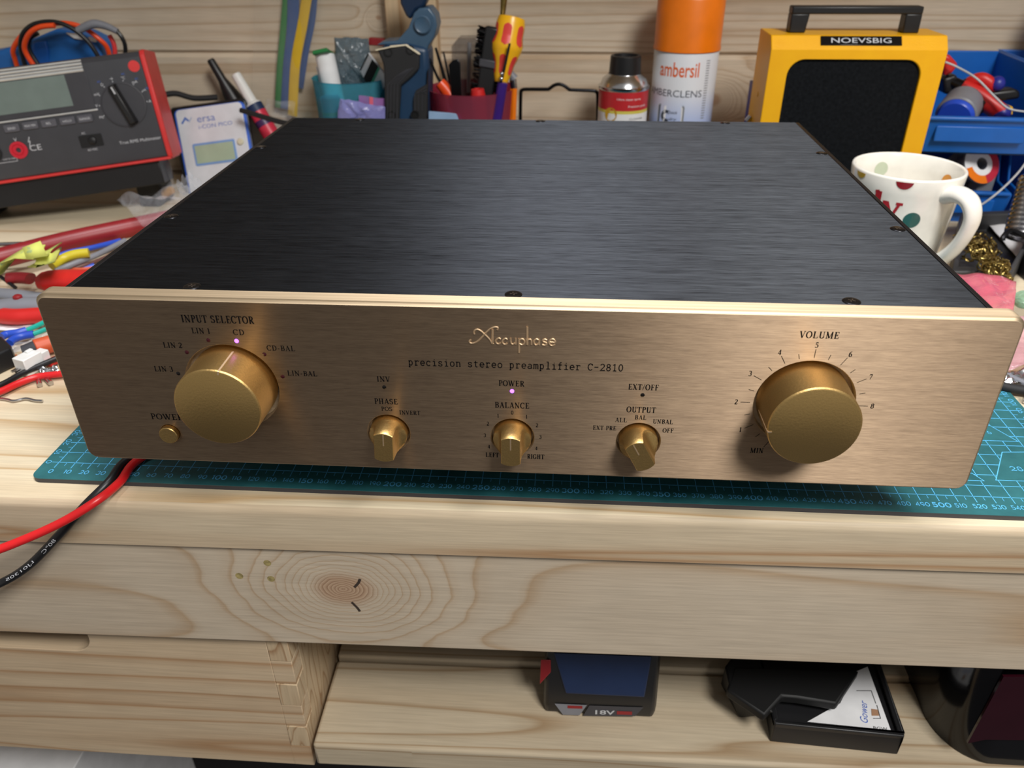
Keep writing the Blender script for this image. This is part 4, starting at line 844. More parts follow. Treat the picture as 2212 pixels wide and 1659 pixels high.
# ---------------------------------------------------------------- middle row along the wall
# bag of cable ties hanging on the wall
sf = lambda pts, Y: [P(x, y, Y) for x, y in pts]
def flat_strip(name, pts, w, Y, mat, label, cat, group=None, th=.9):
    b = B(); q = sf(pts, Y); b.tube(q, th, 8, 8, flat=w/th/2, fn=(1,0,0)); return tag(b.build(name, mat), label, cat, group)
flat_strip('cable_tie', [(620,-40),(612,60),(604,150),(600,232)], 7, 590, M['green'], 'long green cable tie, leftmost in the clear hanging bag', 'cable tie', 'cable ties in the hanging bag')
flat_strip('cable_tie', [(634,-40),(632,60),(624,140),(618,236)], 13, 588, plastic('tie_blue', (44,82,140), .4), 'wide dark blue cable tie beside the green one in the hanging bag', 'cable tie', 'cable ties in the hanging bag')
flat_strip('cable_tie', [(668,-40),(654,50),(638,140),(632,250)], 11, 585, plastic('tie_yellow', (214,176,40), .4), 'yellow cable tie crossing the blue ones in the hanging bag', 'cable tie', 'cable ties in the hanging bag')
flat_strip('cable_tie', [(680,-40),(674,40),(660,110),(648,190)], 8, 592, plastic('tie_blue', (44,82,140), .4), 'narrow blue cable tie right of the yellow one in the hanging bag', 'cable tie', 'cable ties in the hanging bag')
b = B()
cb = [P(548,-40,582), P(772,-40,582), P(760,250,582), P(545,250,582)]
def bagf(u, v):
    p = (cb[0]*(1-u)+cb[1]*u)*(1-v)+(cb[3]*(1-u)+cb[2]*u)*v
    return p+Vector((0, -2.5*math.sin(9*u+2*v)*math.sin(3*v+1)-2*math.sin(17*u-5*v), 0))
b.grid(bagf, 26, 26); tag(b.build('hanging_bag', M['bag_hang']), 'clear plastic bag of coloured cable ties hanging on the wall', 'bag')
b = B(); cq = [P(575,214,566), P(636,220,566), P(642,290,566), P(560,290,566)]
b.grid(lambda u, v: (cq[0]*(1-u)+cq[1]*u)*(1-v)+(cq[3]*(1-u)+cq[2]*u)*v+Vector((0, 3*math.sin(9*u+4*v)+2*math.sin(15*v-6*u), 0)), 16, 12)
tag(b.build('plastic_bag', M['bag_clear'], solid=.2), 'folded clear plastic bag standing in front of the bag of cable ties', 'bag')
# teal cup and contents
cc = P(762, 200, 530); r0 = 42
tc = root('plastic_cup', (cc.x, 530, -3), 'see-through teal plastic cup holding a syringe and packets', 'cup')
zr = P(762, 182, 530-r0).z; T = Matrix.Translation((cc.x, 530, 0)); b = B()
b.lathe([(0,-2.8),(r0-7,-2.8),(r0-.8,zr-1),(r0,zr),(r0-1.4,zr),(r0-8.6,0),(0,0)], T, 48); b.build('cup_wall', M['teal_clear'], tc)
s0, s1 = P(735, 270, 522), P(700, 112, 545); S = axis_frame(s0, s1-s0); L = (s1-s0).length
sy = root('syringe', tuple(s0), 'white printed syringe with a green flange standing in the teal cup', 'syringe'); b = B()
b.lathe([(0,-25),(10.5,-25),(10.5,L-4),(0,L-4)], S, 28); b.build('barrel', M['paper'], sy); b = B(); b.hexa([(-17,-9,L-4),(17,-9,L-4),(17,9,L-4),(-17,9,L-4)], [(-17,-8,L),(17,-8,L),(17,8,L),(-17,8,L)], 0, S); b.build('flange', M['green'], sy, bevel=1)
b = B()
for k in range(5): b.box(-6+k*2.6, -5+k*2.6, -10.9, -10.6, 20, L-14, 0, S)
b.build('printed_lines', M['grey'], sy)
b = B(); v0 = P(722, 264, 518); v1 = P(712, 208, 516); b.cyl(v0, v1, 10.5, 10.5, 28, 0, 1.2); tv = root('vial', tuple(v0), 'short light blue vial low in the teal cup', 'vial')
b.build('vial_body', plastic('vial_blue', (70,180,215), .3), tv); b = B(); d = (v1-v0).normalized(); b.cyl(v0+d*9, v0+d*13, 10.9, 10.9, 28); b.build('green_band', plastic('band_green', (40,180,110), .4), tv)
crumple('foil_bag', [(722,82),(760,80),(795,84),(806,150),(800,210),(735,215),(725,150)], 548, M['bag_smoke'], 'grey crinkled plastic bag standing at the back of the teal cup', seed=6, amp_=4.5, back=16)
cp0 = Pl(P(800, 160, 520), Vector((.55,-.6,.45)), Vector((-.5,.1,.85)))
bx = root('blister_card', tuple(P(820,240,515)), 'black, green and white packaging card leaning out of the teal cup', 'packet')
q = [cp0.uv(*p) for p in ((778,150),(795,115),(838,170),(812,228))]
def band(a, c, mi, b, h=.2):
    e = lambda s, t: tuple(Vector(q[0]).lerp(Vector(q[3]), t).lerp(Vector(q[1]).lerp(Vector(q[2]), t), s))
    b.face([e(0,a), e(1,a), e(1,c), e(0,c)], h, cp0.M, mi)
b = B(); b.prism(q, -2.2, 0, cp0.M); b.build('card', M['light_grey'], bx, bevel=.3)
b = B(); band(0,.52,0,b); band(.52,.60,1,b); band(.05,.22,2,b,.3); b.build('card_printing', [M['ink'], plastic('card_green', (30,130,100), .5), M['silver_ink']], bx)
slab('red_block', [(796,82),(828,84),(828,100),(796,98)], 552, 562, M['dark_red'], None, 1); tag(bpy.data.objects['red_block'], 'dark red block peeking out behind the grey bag in the teal cup', 'block')
crumple('zip_bag', [(735,214),(760,216),(800,226),(832,230),(832,300),(728,300),(730,240)], 478, M['bag_lilac'], 'pale lilac zip bag in front of the teal cup', seed=12, amp_=4, back=8)
pk = root('zip_bag', tuple(P(810,260,484)), 'pink-lilac plastic bag with a bright pink stripe behind the pale lilac one', 'bag')
b = B(); qq = [P(775,206,486), P(838,214,486), P(838,300,486), P(775,300,486)]; b.grid(lambda u, v: (qq[0]*(1-u)+qq[1]*u)*(1-v)+(qq[3]*(1-u)+qq[2]*u)*v+Vector((0, 1.5*math.sin(8*u+3*v), 0)), 12, 8); b.build('film', film('bag_violet', (176,120,190), .75, .3), pk)
b = B(); b.add([P(798,209,484.5), P(806,210,484.5), P(806,300,484.5), P(798,300,484.5)], [(0,1,2,3)]); b.build('stripe', M['pink'], pk)
# folding tool in the middle
tl = root('folding_power_tool', tuple(P(875,262,500)), 'steel blue hinged power tool with black rubber grip standing upright behind the preamplifier', 'power tool')
def part(name, poly, Y0, Y1, mat, bevel=2, seg=3): return slab(name, poly, Y0, Y1, mat, tl, bevel, seg)
part('handle', [(818,104),(842,96),(880,94),(924,104),(926,150),(922,330),(832,330),(830,190),(826,140)], 486, 524, plastic('tool_blue', (34,62,92), .4), 5)
part('grip_pad', [(814,106),(878,98),(906,116),(905,150),(890,166),(866,186),(862,250),(862,330),(832,330),(830,190),(828,140)], 481, 488, M['black_rubber'], 2)
part('grip_pad', [(924,150),(922,182),(898,196),(893,215),(893,330),(921,330)], 482, 488, M['black_rubber'], 1.5)
b = B()
for k in range(4):
    b.tube([P(836+k*7, 262, 480.6), P(838+k*7, 184-k*1, 480.6), P(858+k*7, 164-k*1.5, 480.6), P(880+k*4, 150-k*1, 480.6)], .5, 6, 1)
for k in range(3): b.tube([P(896+k*8, 240, 481.5), P(896+k*8, 204-k*3, 481.5), P(921, 188+k*7, 481.5)], .45, 6, 1)
b.build('grip_ridge', M['dark_grey'], tl)
part('neck', [(812,98),(828,90),(858,88),(882,60),(894,28),(905,18),(926,16),(940,34),(944,55),(938,80),(926,98),(922,112),(880,98)], 490, 520, M['steel_blue'], 4)
b = B(); hc = P(913, 53, 489); b.lathe([(0,0),(8.8,0),(8.8,1.4),(7.4,2.6),(6.4,2.0),(0,2.0)], frame(hc, (1,0,0), (0,0,1), (0,-1,0)), 36); b.build('hinge_pin', M['steel_blue'], tl)
part('upper_arm', [(862,-60),(930,-60),(922,0),(915,16),(900,22),(886,44),(876,34),(864,8)], 494, 516, plastic('tool_navy', (20,42,70), .4), 3)
for px, py in ((838,113),(886,108),(846,249),(896,248)):
    b = B(); c = P(px, py, 481); b.lathe([(4.4,0),(4.4,.6),(3.4,.6),(3.2,-.6),(0,-.6)], frame(c, (1,0,0), (0,0,1), (0,-1,0)), 20); b.build('screw_hole', M['deep_black'], tl)
part('trim_edge', [(810,107),(842,101),(842,99),(878,96),(905,114),(908,118),(904,118),(876,99),(844,103),(812,110)], 479.5, 482, M['ivory'], .2, 1)
b = B(); cpt = [P(926,241,476), P(1015,248,476), P(1030,300,476), P(926,300,476)]; b.add(cpt+[v+Vector((0,3,0)) for v in cpt], [(3,2,1,0),(4,5,6,7),(0,1,5,4),(1,2,6,5),(2,3,7,6),(3,0,4,7)])
tag(b.build('pale_sheet', M['pale_blue'], bevel=.5), 'pale blue plastic sheet standing in front of the red cup', 'sheet')
# red cup and contents
rc = P(1020, 210, 520); r0 = 47.5
rcup = root('plastic_cup', (rc.x, 520, -3), 'see-through dark red plastic cup crowded with hand tools', 'cup'); zr = P(1020, 208, 520-r0).z; T = Matrix.Translation((rc.x, 520, 0)); b = B()
b.lathe([(0,-2.8),(r0-9,-2.8),(r0-.8,zr-1),(r0,zr),(r0-1.4,zr),(r0-10,0),(0,0)], T, 48); b.build('cup_wall', M['red_clear'], rcup)
b = B(); zg = zr
def tool(name, base_px, top_px, Y0, Y1, label, cat): 
    p0, p1 = P(*base_px, Y0), P(*top_px, Y1); return root(name, tuple(p0), label, cat), axis_frame(p0, p1-p0), (p1-p0).length
# insulated screwdriver standing handle up
t, S, L = tool('screwdriver', (1082,178), (1106,36), 498, 512, 'yellow screwdriver with red grip panels standing handle up in the red cup', 'screwdriver')
pr = [(0,0),(6.5,0),(8.5,L*.10),(10.2,L*.28),(15.2,L*.48),(16.2,L*.57),(14.2,L*.70),(14.6,L*.90),(13.2,L*.985),(9,L),(0,L)]
b = B(); b.lathe(pr, S, 36); b.build('handle', plastic('driver_yellow', (246,184,26), .3), t, smooth=60)
def rad(z):
    for (ra, za), (rb, zb) in zip(pr, pr[1:]):
        if za <= z <= zb and zb > za: return ra+(rb-ra)*(z-za)/(zb-za)
    return 10
for k in range(6):
    for za, zb in ((.12,.42),(.56,.88)):
        b = B(); a0 = R_(60*k-64)
        def fn(u, v):
            z = L*(za+(zb-za)*v); hw = .30*math.sqrt(max(.02, 1-(2*abs(v-.5))**6)); a = a0+(u*2-1)*hw; r = rad(z)+.35; return S @ Vector((r*math.cos(a), r*math.sin(a), z))
        b.grid(fn, 5, 12); b.build('grip_panel', plastic('driver_red', (222,66,60), .4) if k == 0 and za < .2 else bpy.data.materials['driver_red'], t)
b = B(); b.cyl(S @ Vector((0,0,0)), S @ Vector((0,0,-80)), 3.4); b.build('shaft', M['purple'], t)
# slim driver shaft with brass end
t, S, L = tool('needle_file', (1078,120), (1091,-30), 525, 530, 'thin steel rod with a brass tang rising behind the yellow screwdriver', 'file')
b = B(); b.cyl(S @ Vector((0,0,-90)), S @ Vector((0,0,L*.62)), 1.5); b.build('rod', M['steel'], t); b = B(); b.cyl(S @ Vector((0,0,L*.58)), S @ Vector((0,0,L)), 2.6, 4.2); b.build('tang', M['brass'], t)
# black brush
t, S, L = tool('wire_brush', (1044,230), (1068,58), 500, 506, 'black brush with stiff black bristles standing in the red cup', 'brush'); S = S @ Matrix.Rotation(R_(90), 4, 'Z')
b = B(); b.box(-9, 9, -5, 5, -30, L, 0, S); b.build('brush_handle', M['black_plastic'], t, bevel=2.5)
b = B(); rnd = random.Random(4)
for k in range(150):
    z = L*rnd.uniform(.05, .98); sd = -1 if z > L*.52 or rnd.random() < .3 else 1; p = S @ Vector((sd*8, rnd.uniform(-4,4), z)); e = S @ Vector((sd*(15+rnd.uniform(-1,1.5)), rnd.uniform(-5,5), z+rnd.uniform(-2.5,2.5))); b.cyl(p, e, 1.0, .7, 5)
bo = b.build('bristles', M['black_steel'], t); bo['kind'] = 'stuff'
b = B(); b.box(-10, 8, -7, -3, L*.50, L*.60, 0, S); b.build('brush_step', M['dark_grey'], t, bevel=1)
# clear holder
q = [P(x, y, 540) for x, y in ((975,100),(990,82),(1035,82),(1040,100),(1040,230),(978,230))]; n = len(q); b = B()
b.add(q+[v+Vector((0,22,0)) for v in q], [tuple(range(n)), tuple(range(2*n-1, n-1, -1))]+[(i, (i+1) % n, n+(i+1) % n, n+i) for i in range(n)])
hb = root('clear_case', tuple(P(1005,230,545)), 'smoky clear plastic case with a rod inside, at the back of the red cup', 'case'); b.build('case_shell', M['clear_box'], hb, bevel=1)
b = B(); b.cyl(P(1012,200,548), P(1014,92,548), 2.2); b.build('inner_rod', M['light_grey'], hb)
# blade, tweezers, drivers
b = B(); q = [P(x, y, 492) for x, y in ((984,300),(1000,300),(994,136),(988,128),(978,130),(969,140))]; n = len(q)
b.add(q+[v+Vector((0,2.2,0)) for v in q], [tuple(range(n)), tuple(range(2*n-1, n-1, -1))]+[(i, (i+1) % n, n+(i+1) % n, n+i) for i in range(n)]); tag(b.build('steel_spatula', M['dark_steel'], bevel=.5), 'dark steel blade with a rounded end standing at the front of the red cup', 'blade')
tw = root('tweezers', tuple(P(970,240,498)), 'black tweezers with orange-red tips cover at the left of the red cup', 'tweezers'); b = B()
b.tube([P(968,190,500), P(948,172,499), P(928,126,498)], lambda t: 2.0-.9*t, 8, 6); b.build('prong', M['black_steel'], tw); b = B(); b.tube([P(966,190,503), P(955,150,503), P(941,103,503)], lambda t: 2.2-1.0*t, 8, 6); b.build('prong', M['black_steel'], tw)
b = B(); b.tube([P(972,206,500), P(962,192,500), P(950,178,500)], lambda t: 7.2-1.6*t, 14, 4); b.build('orange_sleeve', M['signal_orange'], tw)
b = B(); b.tube([P(974,188,512), P(958,112,514)], lambda t: 1.6-.7*t, 8, 1); tag(b.build('probe', M['dark_steel']), 'thin dark probe between the tweezers and the steel blade', 'probe')
b = B(); b.lathe([(0,-75),(8,-75),(8,0),(6.6,8),(4,8.5),(3.4,4),(0,4)], axis_frame(P(1033,210,486), P(1031,188,486)-P(1033,210,486)), 24); tag(b.build('red_marker', M['red_plastic']), 'red tube with a ribbed open end at the front of the red cup', 'tube')
pn = root('pen', tuple(P(1078,260,490)), 'dark violet pen standing at the front right of the red cup', 'pen'); b = B(); b.cyl(P(1066,300,486), P(1086,178,488), 5.6, 5.2, 20, 0, .8); b.build('barrel', M['purple'], pn)
b = B(); b.tube([P(1081,182,486), P(1089,150,484), P(1101,94,483)], lambda t: 1.5-.3*t, 8, 4); tag(b.build('black_rod', M['black_plastic']), 'thin black rod leaning across the yellow screwdriver', 'rod')
for px, py in ((1084,159),(1083,170)):
    b = B(); b.sphere(P(px, py, 481), 2.0); tag(b.build('steel_bead', M['white_metal']), 'upper shiny steel bead in front of the yellow screwdriver' if py == 159 else 'lower shiny steel bead in front of the yellow screwdriver', 'bead', 'two steel beads by the screwdriver')
pc = root('pencil', tuple(P(1106,290,505)), 'orange pencil leaning outside the right edge of the red cup', 'pencil'); b = B(); b.cyl(P(1106,300,505), P(1110,190,507), 3.9, 3.9, 6); b.build('pencil_body', M['orange_plastic'], pc)
b = B(); b.cyl(P(1110,190,507), P(1108,172,507), 3.7); b.build('metal_end', M['steel'], pc)
b = B(); b.cyl(P(1112,170,512), P(1100,156,512), 4.2, 3.6, 16); tag(b.build('silver_cap', M['grey']), 'grey rounded cap at the right rim of the red cup', 'cap')
# bent wire stand
Ys = 535; wb = B(); wb.tube([P(x, y, Ys) for x, y in ((1124,330),(1124,262),(1125,202),(1128,195),(1136,193),(1180,193),(1186,192),(1196,185),(1207,182),(1218,185),(1228,192),(1234,194),(1280,196),(1288,199),(1291,206),(1291,262),(1290,330))], 1.9, 10, 4)
ws = root('wire_stand', tuple(P(1207,330,Ys)), 'black bent wire stand with a pointed top, left of the small spray can', 'stand'); wb.build('wire_frame', M['black_steel'], ws)
p_l, p_r = P(1124,330,Ys), P(1290,330,Ys); b = B(); b.tube([p_l, Vector((p_l.x, Ys, 2)), Vector((p_l.x, Ys-50, 0)), Vector((p_r.x, Ys-50, 0)), Vector((p_r.x, Ys, 2)), p_r], 1.9, 10, 3); b.build('wire_base', M['black_steel'], ws)
# small spray can
sc_ = P(1347, 200, 515); r = 25.5; z1 = P(1347, 181, 515-r).z
can = root('spray_can', (sc_.x, 515, -3), 'small spray can with a black cap and a red label', 'spray can'); T = Matrix.Translation((sc_.x, 515, 0)); b = B()
b.lathe([(0,-2.8),(r-1,-2.8),(r,-1.5),(r,z1-6)], T, 48); b.build('can_body', M['white_metal'], can)
zl = z1-9; b = B(); b.lathe([(r+.15,30),(r+.15,zl-33)], T, 48, 3); b.lathe([(r+.15,zl-33),(r+.15,zl-21)], T, 48, 1); b.lathe([(r+.15,zl-21),(r+.15,zl-18)], T, 48, 2); b.lathe([(r+.15,zl-18),(r+.15,zl)], T, 48, 0)
lw = lambda x, y, h: T @ Vector(((r+.25+h)*math.sin(x/r), -(r+.25+h)*math.cos(x/r), y))
for s, x, y, hg, wd, mi in (('Ultra clean spray',-8,zl-8,2.6,26,1),('Precision grade',4,zl-15,2.6,22,1),('CLEANER',6,zl-27,2.0,16,4),('Contact',-8,zl-40,6,30,0)): text(b, s, x, y, hg, wd, None, 0, mi, warp=lw)
b.add([lw(*p) for p in [(x-14, y+zl-22, .1) for x, y in arc(0,0,7,7,0,360,24)[:-1]]], [tuple(range(24))], 5)
b.build('paper_label', [plastic('can_red', (190,44,50), .35), M['paper'], plastic('can_lime', (214,200,90), .4), plastic('can_dark', (40,30,34), .4), M['ink'], plastic('can_seal', (196,150,40), .35)], can)
b = B(); b.lathe([(r,z1-9),(r+1.0,z1-7.5),(r+1.0,z1-5.5),(r-.5,z1-5),(r-3,z1+1),(r-8,z1+5),(17,z1+6)], T, 48); b.build('shoulder', M['white_metal'], can)
zc = P(1348, 124, 515-15).z; b = B(); b.lathe([(16.6,z1+3),(16.4,z1+7),(15.6,zc-1),(14.8,zc),(12.5,zc),(12.2,zc-4),(0,zc-4)], T, 40); b.build('cap', M['black_plastic'], can)
# tall aerosol
ac = P(1474, 200, 535); r = 33.2; T = Matrix.Translation((ac.x, 535, 0)); zc = P(1474, 113, 535-r).z; aer = root('aerosol_can', (ac.x, 535, -3), 'tall white aerosol can with a large orange cap and orange lettering', 'spray can')
b = B(); b.lathe([(0,-2.8),(r-1,-2.8),(r,-1.5),(r,zc-2.5),(r-1,zc)], T, 56)
m = N('aerosol_label'); tcn = m.n('ShaderNodeTexCoord'); spn = m.n('ShaderNodeSeparateXYZ'); m.t.links.new(tcn.outputs['Object'], spn.inputs[0])
m.set(Base_Color=m.ramp(m.math('DIVIDE', spn.outputs[2], zc*MM), [(.40, lin((120,156,228))), (.60, lin((182,196,232))), (.78, lin((224,226,232)))]), Roughness=.35); b.build('can_body', m.mat, aer)
b = B(); lw = lambda x, y, h: T @ Vector(((r+.1+h)*math.sin(x/r), -(r+.1+h)*math.cos(x/r), y)); zz = lambda py: P(1470, py, 535-r).z
xx = lambda px: math.asin(max(-.99, min(.99, (P(px, 170, 535-r*.8).x-ac.x)/r)))*r
text(b, 'ambersil', xx(1427), zz(168), zz(136)-zz(168), xx(1507)-xx(1427), None, 0, 0, warp=lw, bold=.012); text(b, 'AMBERCLENS', xx(1408), zz(211), zz(196)-zz(211), xx(1518)-xx(1408), None, 0, 1, warp=lw)
def patch(x0, x1, y0, y1, mi, h, rr=2): 
    po = rrect(x0, x1, y0, y1, rr, 5); b.add([lw(x, y, h) for x, y in po], [tuple(range(len(po)))], mi)
xa, xb, ya, yb = xx(1430), xx(1482), zz(290), zz(229); patch(xa-.8, xb+.8, ya-.8, yb+.8, 2, .05, 3); patch(xa, xb, ya, yb, 1, .1, 2.6); patch(xa+7, xb-.8, ya+1, yb-.8, 3, .15, 2.2)
b.add([lw(x+xa+10, y+yb-11, .2) for x, y in arc(0,0,6,6,60,300,14)+arc(0,0,3,3,300,60,14)], [tuple(range(30))], 1); text(b, 'Quick', xa+11, yb-9, 3.6, 11, None, .2, 1, warp=lw, slant=.3); text(b, 'dry', xa+13, yb-16, 3.8, 9, None, .2, 1, warp=lw, slant=.3)
for k in range(24): b.add([lw(x, y, .05) for x, y in ((xx(1522),zz(132+5.4*k)),(xx(1530),zz(132+5.4*k)),(xx(1530),zz(134+5.4*k)),(xx(1522),zz(134+5.4*k)))], [(0,1,2,3)], 4)
b.build('can_lettering', [M['warm_ink'], plastic('slate_ink', (60,66,80), .5), M['light_grey'], M['paper'], M['grey']], aer)
b = B(); b.lathe([(r+1.2,zc-1),(r+1.2,zc+1),(r+.6,zc+4),(r+.6,zc+46),(r-2,zc+54),(r-8,zc+57),(0,zc+58)], T, 56); b.build('cap', M['orange_plastic'], aer, smooth=50)
b = B(); q = [P(x, y, 470) for x, y in ((1118,252),(1140,250))]
# ---------------------------------------------------------------- yellow speaker
spk = root('mini_speaker', (553, 462, -3), 'yellow metal box speaker with a black grille and a black carry handle', 'speaker')
xl, xr, yf, yb = 474.9, 631, 430, 487; zB = P(1850, 108, 430).z; zA = P(1850, 76, 439).z
b = B(); rim = 14
pr = [(yf,zB),(yf+9,zA),(yb,zA),(yb,-2.8),(yf,-2.8)]
# front frame with a rounded opening
go = rrect(xl+P(1692,200,yf).x*0+17.5, xr-19, 12, P(1850,129,yf).z, 15, 8); plate = B()
bm = bmesh.new(); edges = []
for lp in ([(xl,-2.8),(xr,-2.8),(xr,zB),(xl,zB)], go):
    vs = [bm.verts.new((x, y, 0)) for x, y in lp]; edges += [bm.edges.new((vs[i], vs[(i+1) % len(vs)])) for i in range(len(vs))]
bmesh.ops.triangle_fill(bm, use_beauty=True, use_dissolve=False, edges=edges, normal=(0,0,1)); bm.verts.index_update()
b.add([(v.co.x, yf, v.co.y) for v in bm.verts], [tuple(v.index for v in f.verts) for f in bm.faces]); bm.free()
n = len(go); b.add([(x, y, z) for y in (yf, yf+4) for x, z in go], [(i, (i+1) % n, n+(i+1) % n, n+i) for i in range(n)])
for i in range(4):
    (ya, za), (yc, zc_) = pr[i], pr[i+1]; b.add([(xl,ya,za),(xr,ya,za),(xr,yc,zc_),(xl,yc,zc_)], [(0,1,2,3)])
for x in (xl, xr): b.add([(x, y, z) for y, z in pr], [tuple(range(5))])
b.build('cabinet', M['amber_paint'], spk, smooth=20, bevel=.8)
b = B(); b.box(xl+10, xr-10, yf+3.2, yf+5, 6, zB-6); b.build('grille', M['felt'], spk)
def T2(px, py, y, dz=0): q = P(px, py, y); return q
hy0, hy1 = 452, 466; z0 = zA; h0, h1 = P(1706, 60, hy0).x, P(1987, 60, hy0).x; zt = P(1850, 14, hy0).z
b = B(); lw_ = 14.5
b.box(h0, h1, hy0, hy1, zt-6.5, zt); b.hexa([(h0,hy0,z0),(h0+lw_,hy0,z0),(h0+lw_,hy1,z0),(h0,hy1,z0)], [(h0,hy0,zt-6),(h0+lw_+2,hy0,zt-6),(h0+lw_+2,hy1,zt-6),(h0,hy1,zt-6)])
b.hexa([(h1-lw_,hy0,z0),(h1,hy0,z0),(h1,hy1,z0),(h1-lw_,hy1,z0)], [(h1-lw_,hy0,zt-6),(h1,hy0,zt-6),(h1,hy1,zt-6),(h1-lw_,hy1,zt-6)]); b.build('handle', M['black_plastic'], spk, bevel=1.2)
n0 = Vector((xl, yf, zB)); ns = Pl(n0, (1,0,0), (0, 9, zA-zB)); sl = math.hypot(9, zA-zB)
u0, u1 = P(1773, 90, yf+4).x-xl, P(1949, 90, yf+4).x-xl; b = B(); b.box(u0, u1, sl*.28, sl*.92, 0, .9, 0, ns.M); nb = b.build('name_plate', plastic('plate_black', (16,16,20), .12), spk, bevel=.4)
b = B(); text(b, 'NOEVSBIG', (u0+u1)/2, sl*.44, sl*.34, (u1-u0)*.74, ns.M, .95, 0, anchor='c'); b.build('name_lettering', M['silver_ink'], nb)
b = B(); b.lathe([(2.6,0),(2.2,.6),(1,.8),(0,.8)], frame((xl, 458, 122), (0,1,0), (0,0,1), (-1,0,0)), 16); b.build('side_screw', M['amber_paint'], spk)
b = B(); q0 = P(1622, 215, 500); b.box(q0.x-1, q0.x+2.5, 492, 512, -2.8, P(1630,178,500).z); tag(b.build('blue_card', plastic('indigo', (40,40,130), .4)), 'thin indigo card standing just behind the left edge of the yellow speaker', 'card')
b = B(); b.cyl(P(1613,262,470), P(1622,252,470), 3, 3, 12); tag(b.build('glass_fuse', M['steel']), 'tiny silver tube at the lower left of the yellow speaker', 'tube')
# ---------------------------------------------------------------- mug
MX, MY, MR, MZ = 577, 322, 44.5, 92
mug = root('mug', (MX, MY, -3), 'cream mug with coloured spots and red lettering, between the preamplifier and the speaker', 'mug')
T = Matrix.Translation((MX, MY, 0)); prf = [(0,-2.8),(31,-2.8),(33,-1),(35,6),(38.5,24),(41,50),(43.4,78),(MR,MZ-1.5),(MR-.6,MZ),(MR-2,MZ+.3),(MR-3.4,MZ-1),(MR-4.2,78),(37,40),(33,8),(28,3),(0,3)]
b = B(); b.lathe(prf, T, 72); b.build('mug_body', M['cream_ceramic'], mug, smooth=60)
def mr(z, inner=False):
    p = prf[2:8] if not inner else [(33,8),(37,40),(MR-4.2,78),(MR-3.4,MZ-1)]
    for (ra, za), (rb, zb) in zip(p, p[1:]):
        if za <= z <= zb: return ra+(rb-ra)*(z-za)/(zb-za)
    return p[-1][0]
def onmug(px, py):      # point of the mug wall seen at this pixel -> angle, height
    d = ray(px, py); best = None
    for k in range(2000):
        p = CAM+d*(400+k*.2)
        if (p.x-MX)**2+(p.y-MY)**2 <= mr(max(0, min(90, p.z)))**2: best = p; break
    return (math.atan2(best.y-MY, best.x-MX), best.z) if best else (R_(-15), 70)
def spot(b, px, py, rr, mi, inner=None):
    if inner: a, z = inner
    else: a, z = onmug(px, py)
    R0 = mr(z, bool(inner)); off = -.25 if inner else .25; pts = []
    def pt(x, y): aa, zz_ = a+x/R0, min(MZ-2, z+y); r_ = mr(zz_, bool(inner))+off; return Vector((MX+r_*math.cos(aa), MY+r_*math.sin(aa), zz_))
    K = 4; vs = [pt(0, 0)]+[pt(rr*j/K*math.cos(2*math.pi*i/24), rr*j/K*math.sin(2*math.pi*i/24)) for j in range(1, K+1) for i in range(24)]
    b.add(vs, [(0, 1+i, 1+(i+1) % 24) for i in range(24)]+[(1+j*24+i, 1+j*24+(i+1) % 24, 1+(j+1)*24+(i+1) % 24, 1+(j+1)*24+i) for j in range(K-1) for i in range(24)], mi)
for ar in ((1956, 392, 6.6, 'dot_red'), (1862, 368, 6.0, 'dot_yellow'), (1969, 476, 6.6, 'dot_green'), (0, 0, 6.2, 'grey_dot', (R_(100), 78)), (0, 0, 6, 'dot_green', (R_(155), 80)), (0, 0, 6, 'dot_orange', (R_(15), 76)), (2086, 398, 5, 'dot_red')):
    b = B(); spot(b, ar[0], ar[1], ar[2], 0, ar[4] if len(ar) > 4 else None); b.build('painted_spot', M[ar[3]], mug)
b = B(); a0, z0_ = onmug(1894, 440); R0 = mr(z0_)
def mw(x, y, h): aa = a0+x/R0; zz_ = z0_+y; r_ = mr(max(1, min(90, zz_)))+.28; return Vector((MX+r_*math.cos(aa), MY+r_*math.sin(aa), zz_))
strokes(b, 'l', {'l': (.4,[([(.08,.96),(.24,1.0)],'s'),([(.22,1),(.22,.06)],'k'),([(.06,.03),(.38,.03)],'s')])}, -4.5, -10, 21, None, None, 0, thick=.24, thin=.10)
strokes(b, 'y', {'y': (.7,[([(.12,.62),(.38,0)],'k'),([(.62,.62),(.30,-.22),(.16,-.26)],'t'),([(.02,.62),(.24,.62)],'s'),([(.5,.62),(.74,.62)],'s')])}, 4.2, -10, 21, None, None, 0, thick=.24, thin=.11)
b.v = [mw(p.x, p.y, 0) for p in b.v]; b.build('mug_lettering', M['red_ink'], mug)
ha = R_(-61); hd = Vector((math.cos(ha), math.sin(ha), 0)); hp = lambda r_, z: Vector((MX, MY, 0))+hd*r_+Vector((0,0,z))
b = B(); b.tube([hp(40,78), hp(51,82), hp(62,79), hp(68,68), hp(66,53), hp(60,39), hp(51,27), hp(43,18), hp(35,12)], lambda t: 5.9+.9*math.cos(2*math.pi*t), 16, 8, flat=1.5, fn=hd.cross(Vector((0,0,1)))); b.build('handle', M['cream_ceramic'], mug, smooth=60)
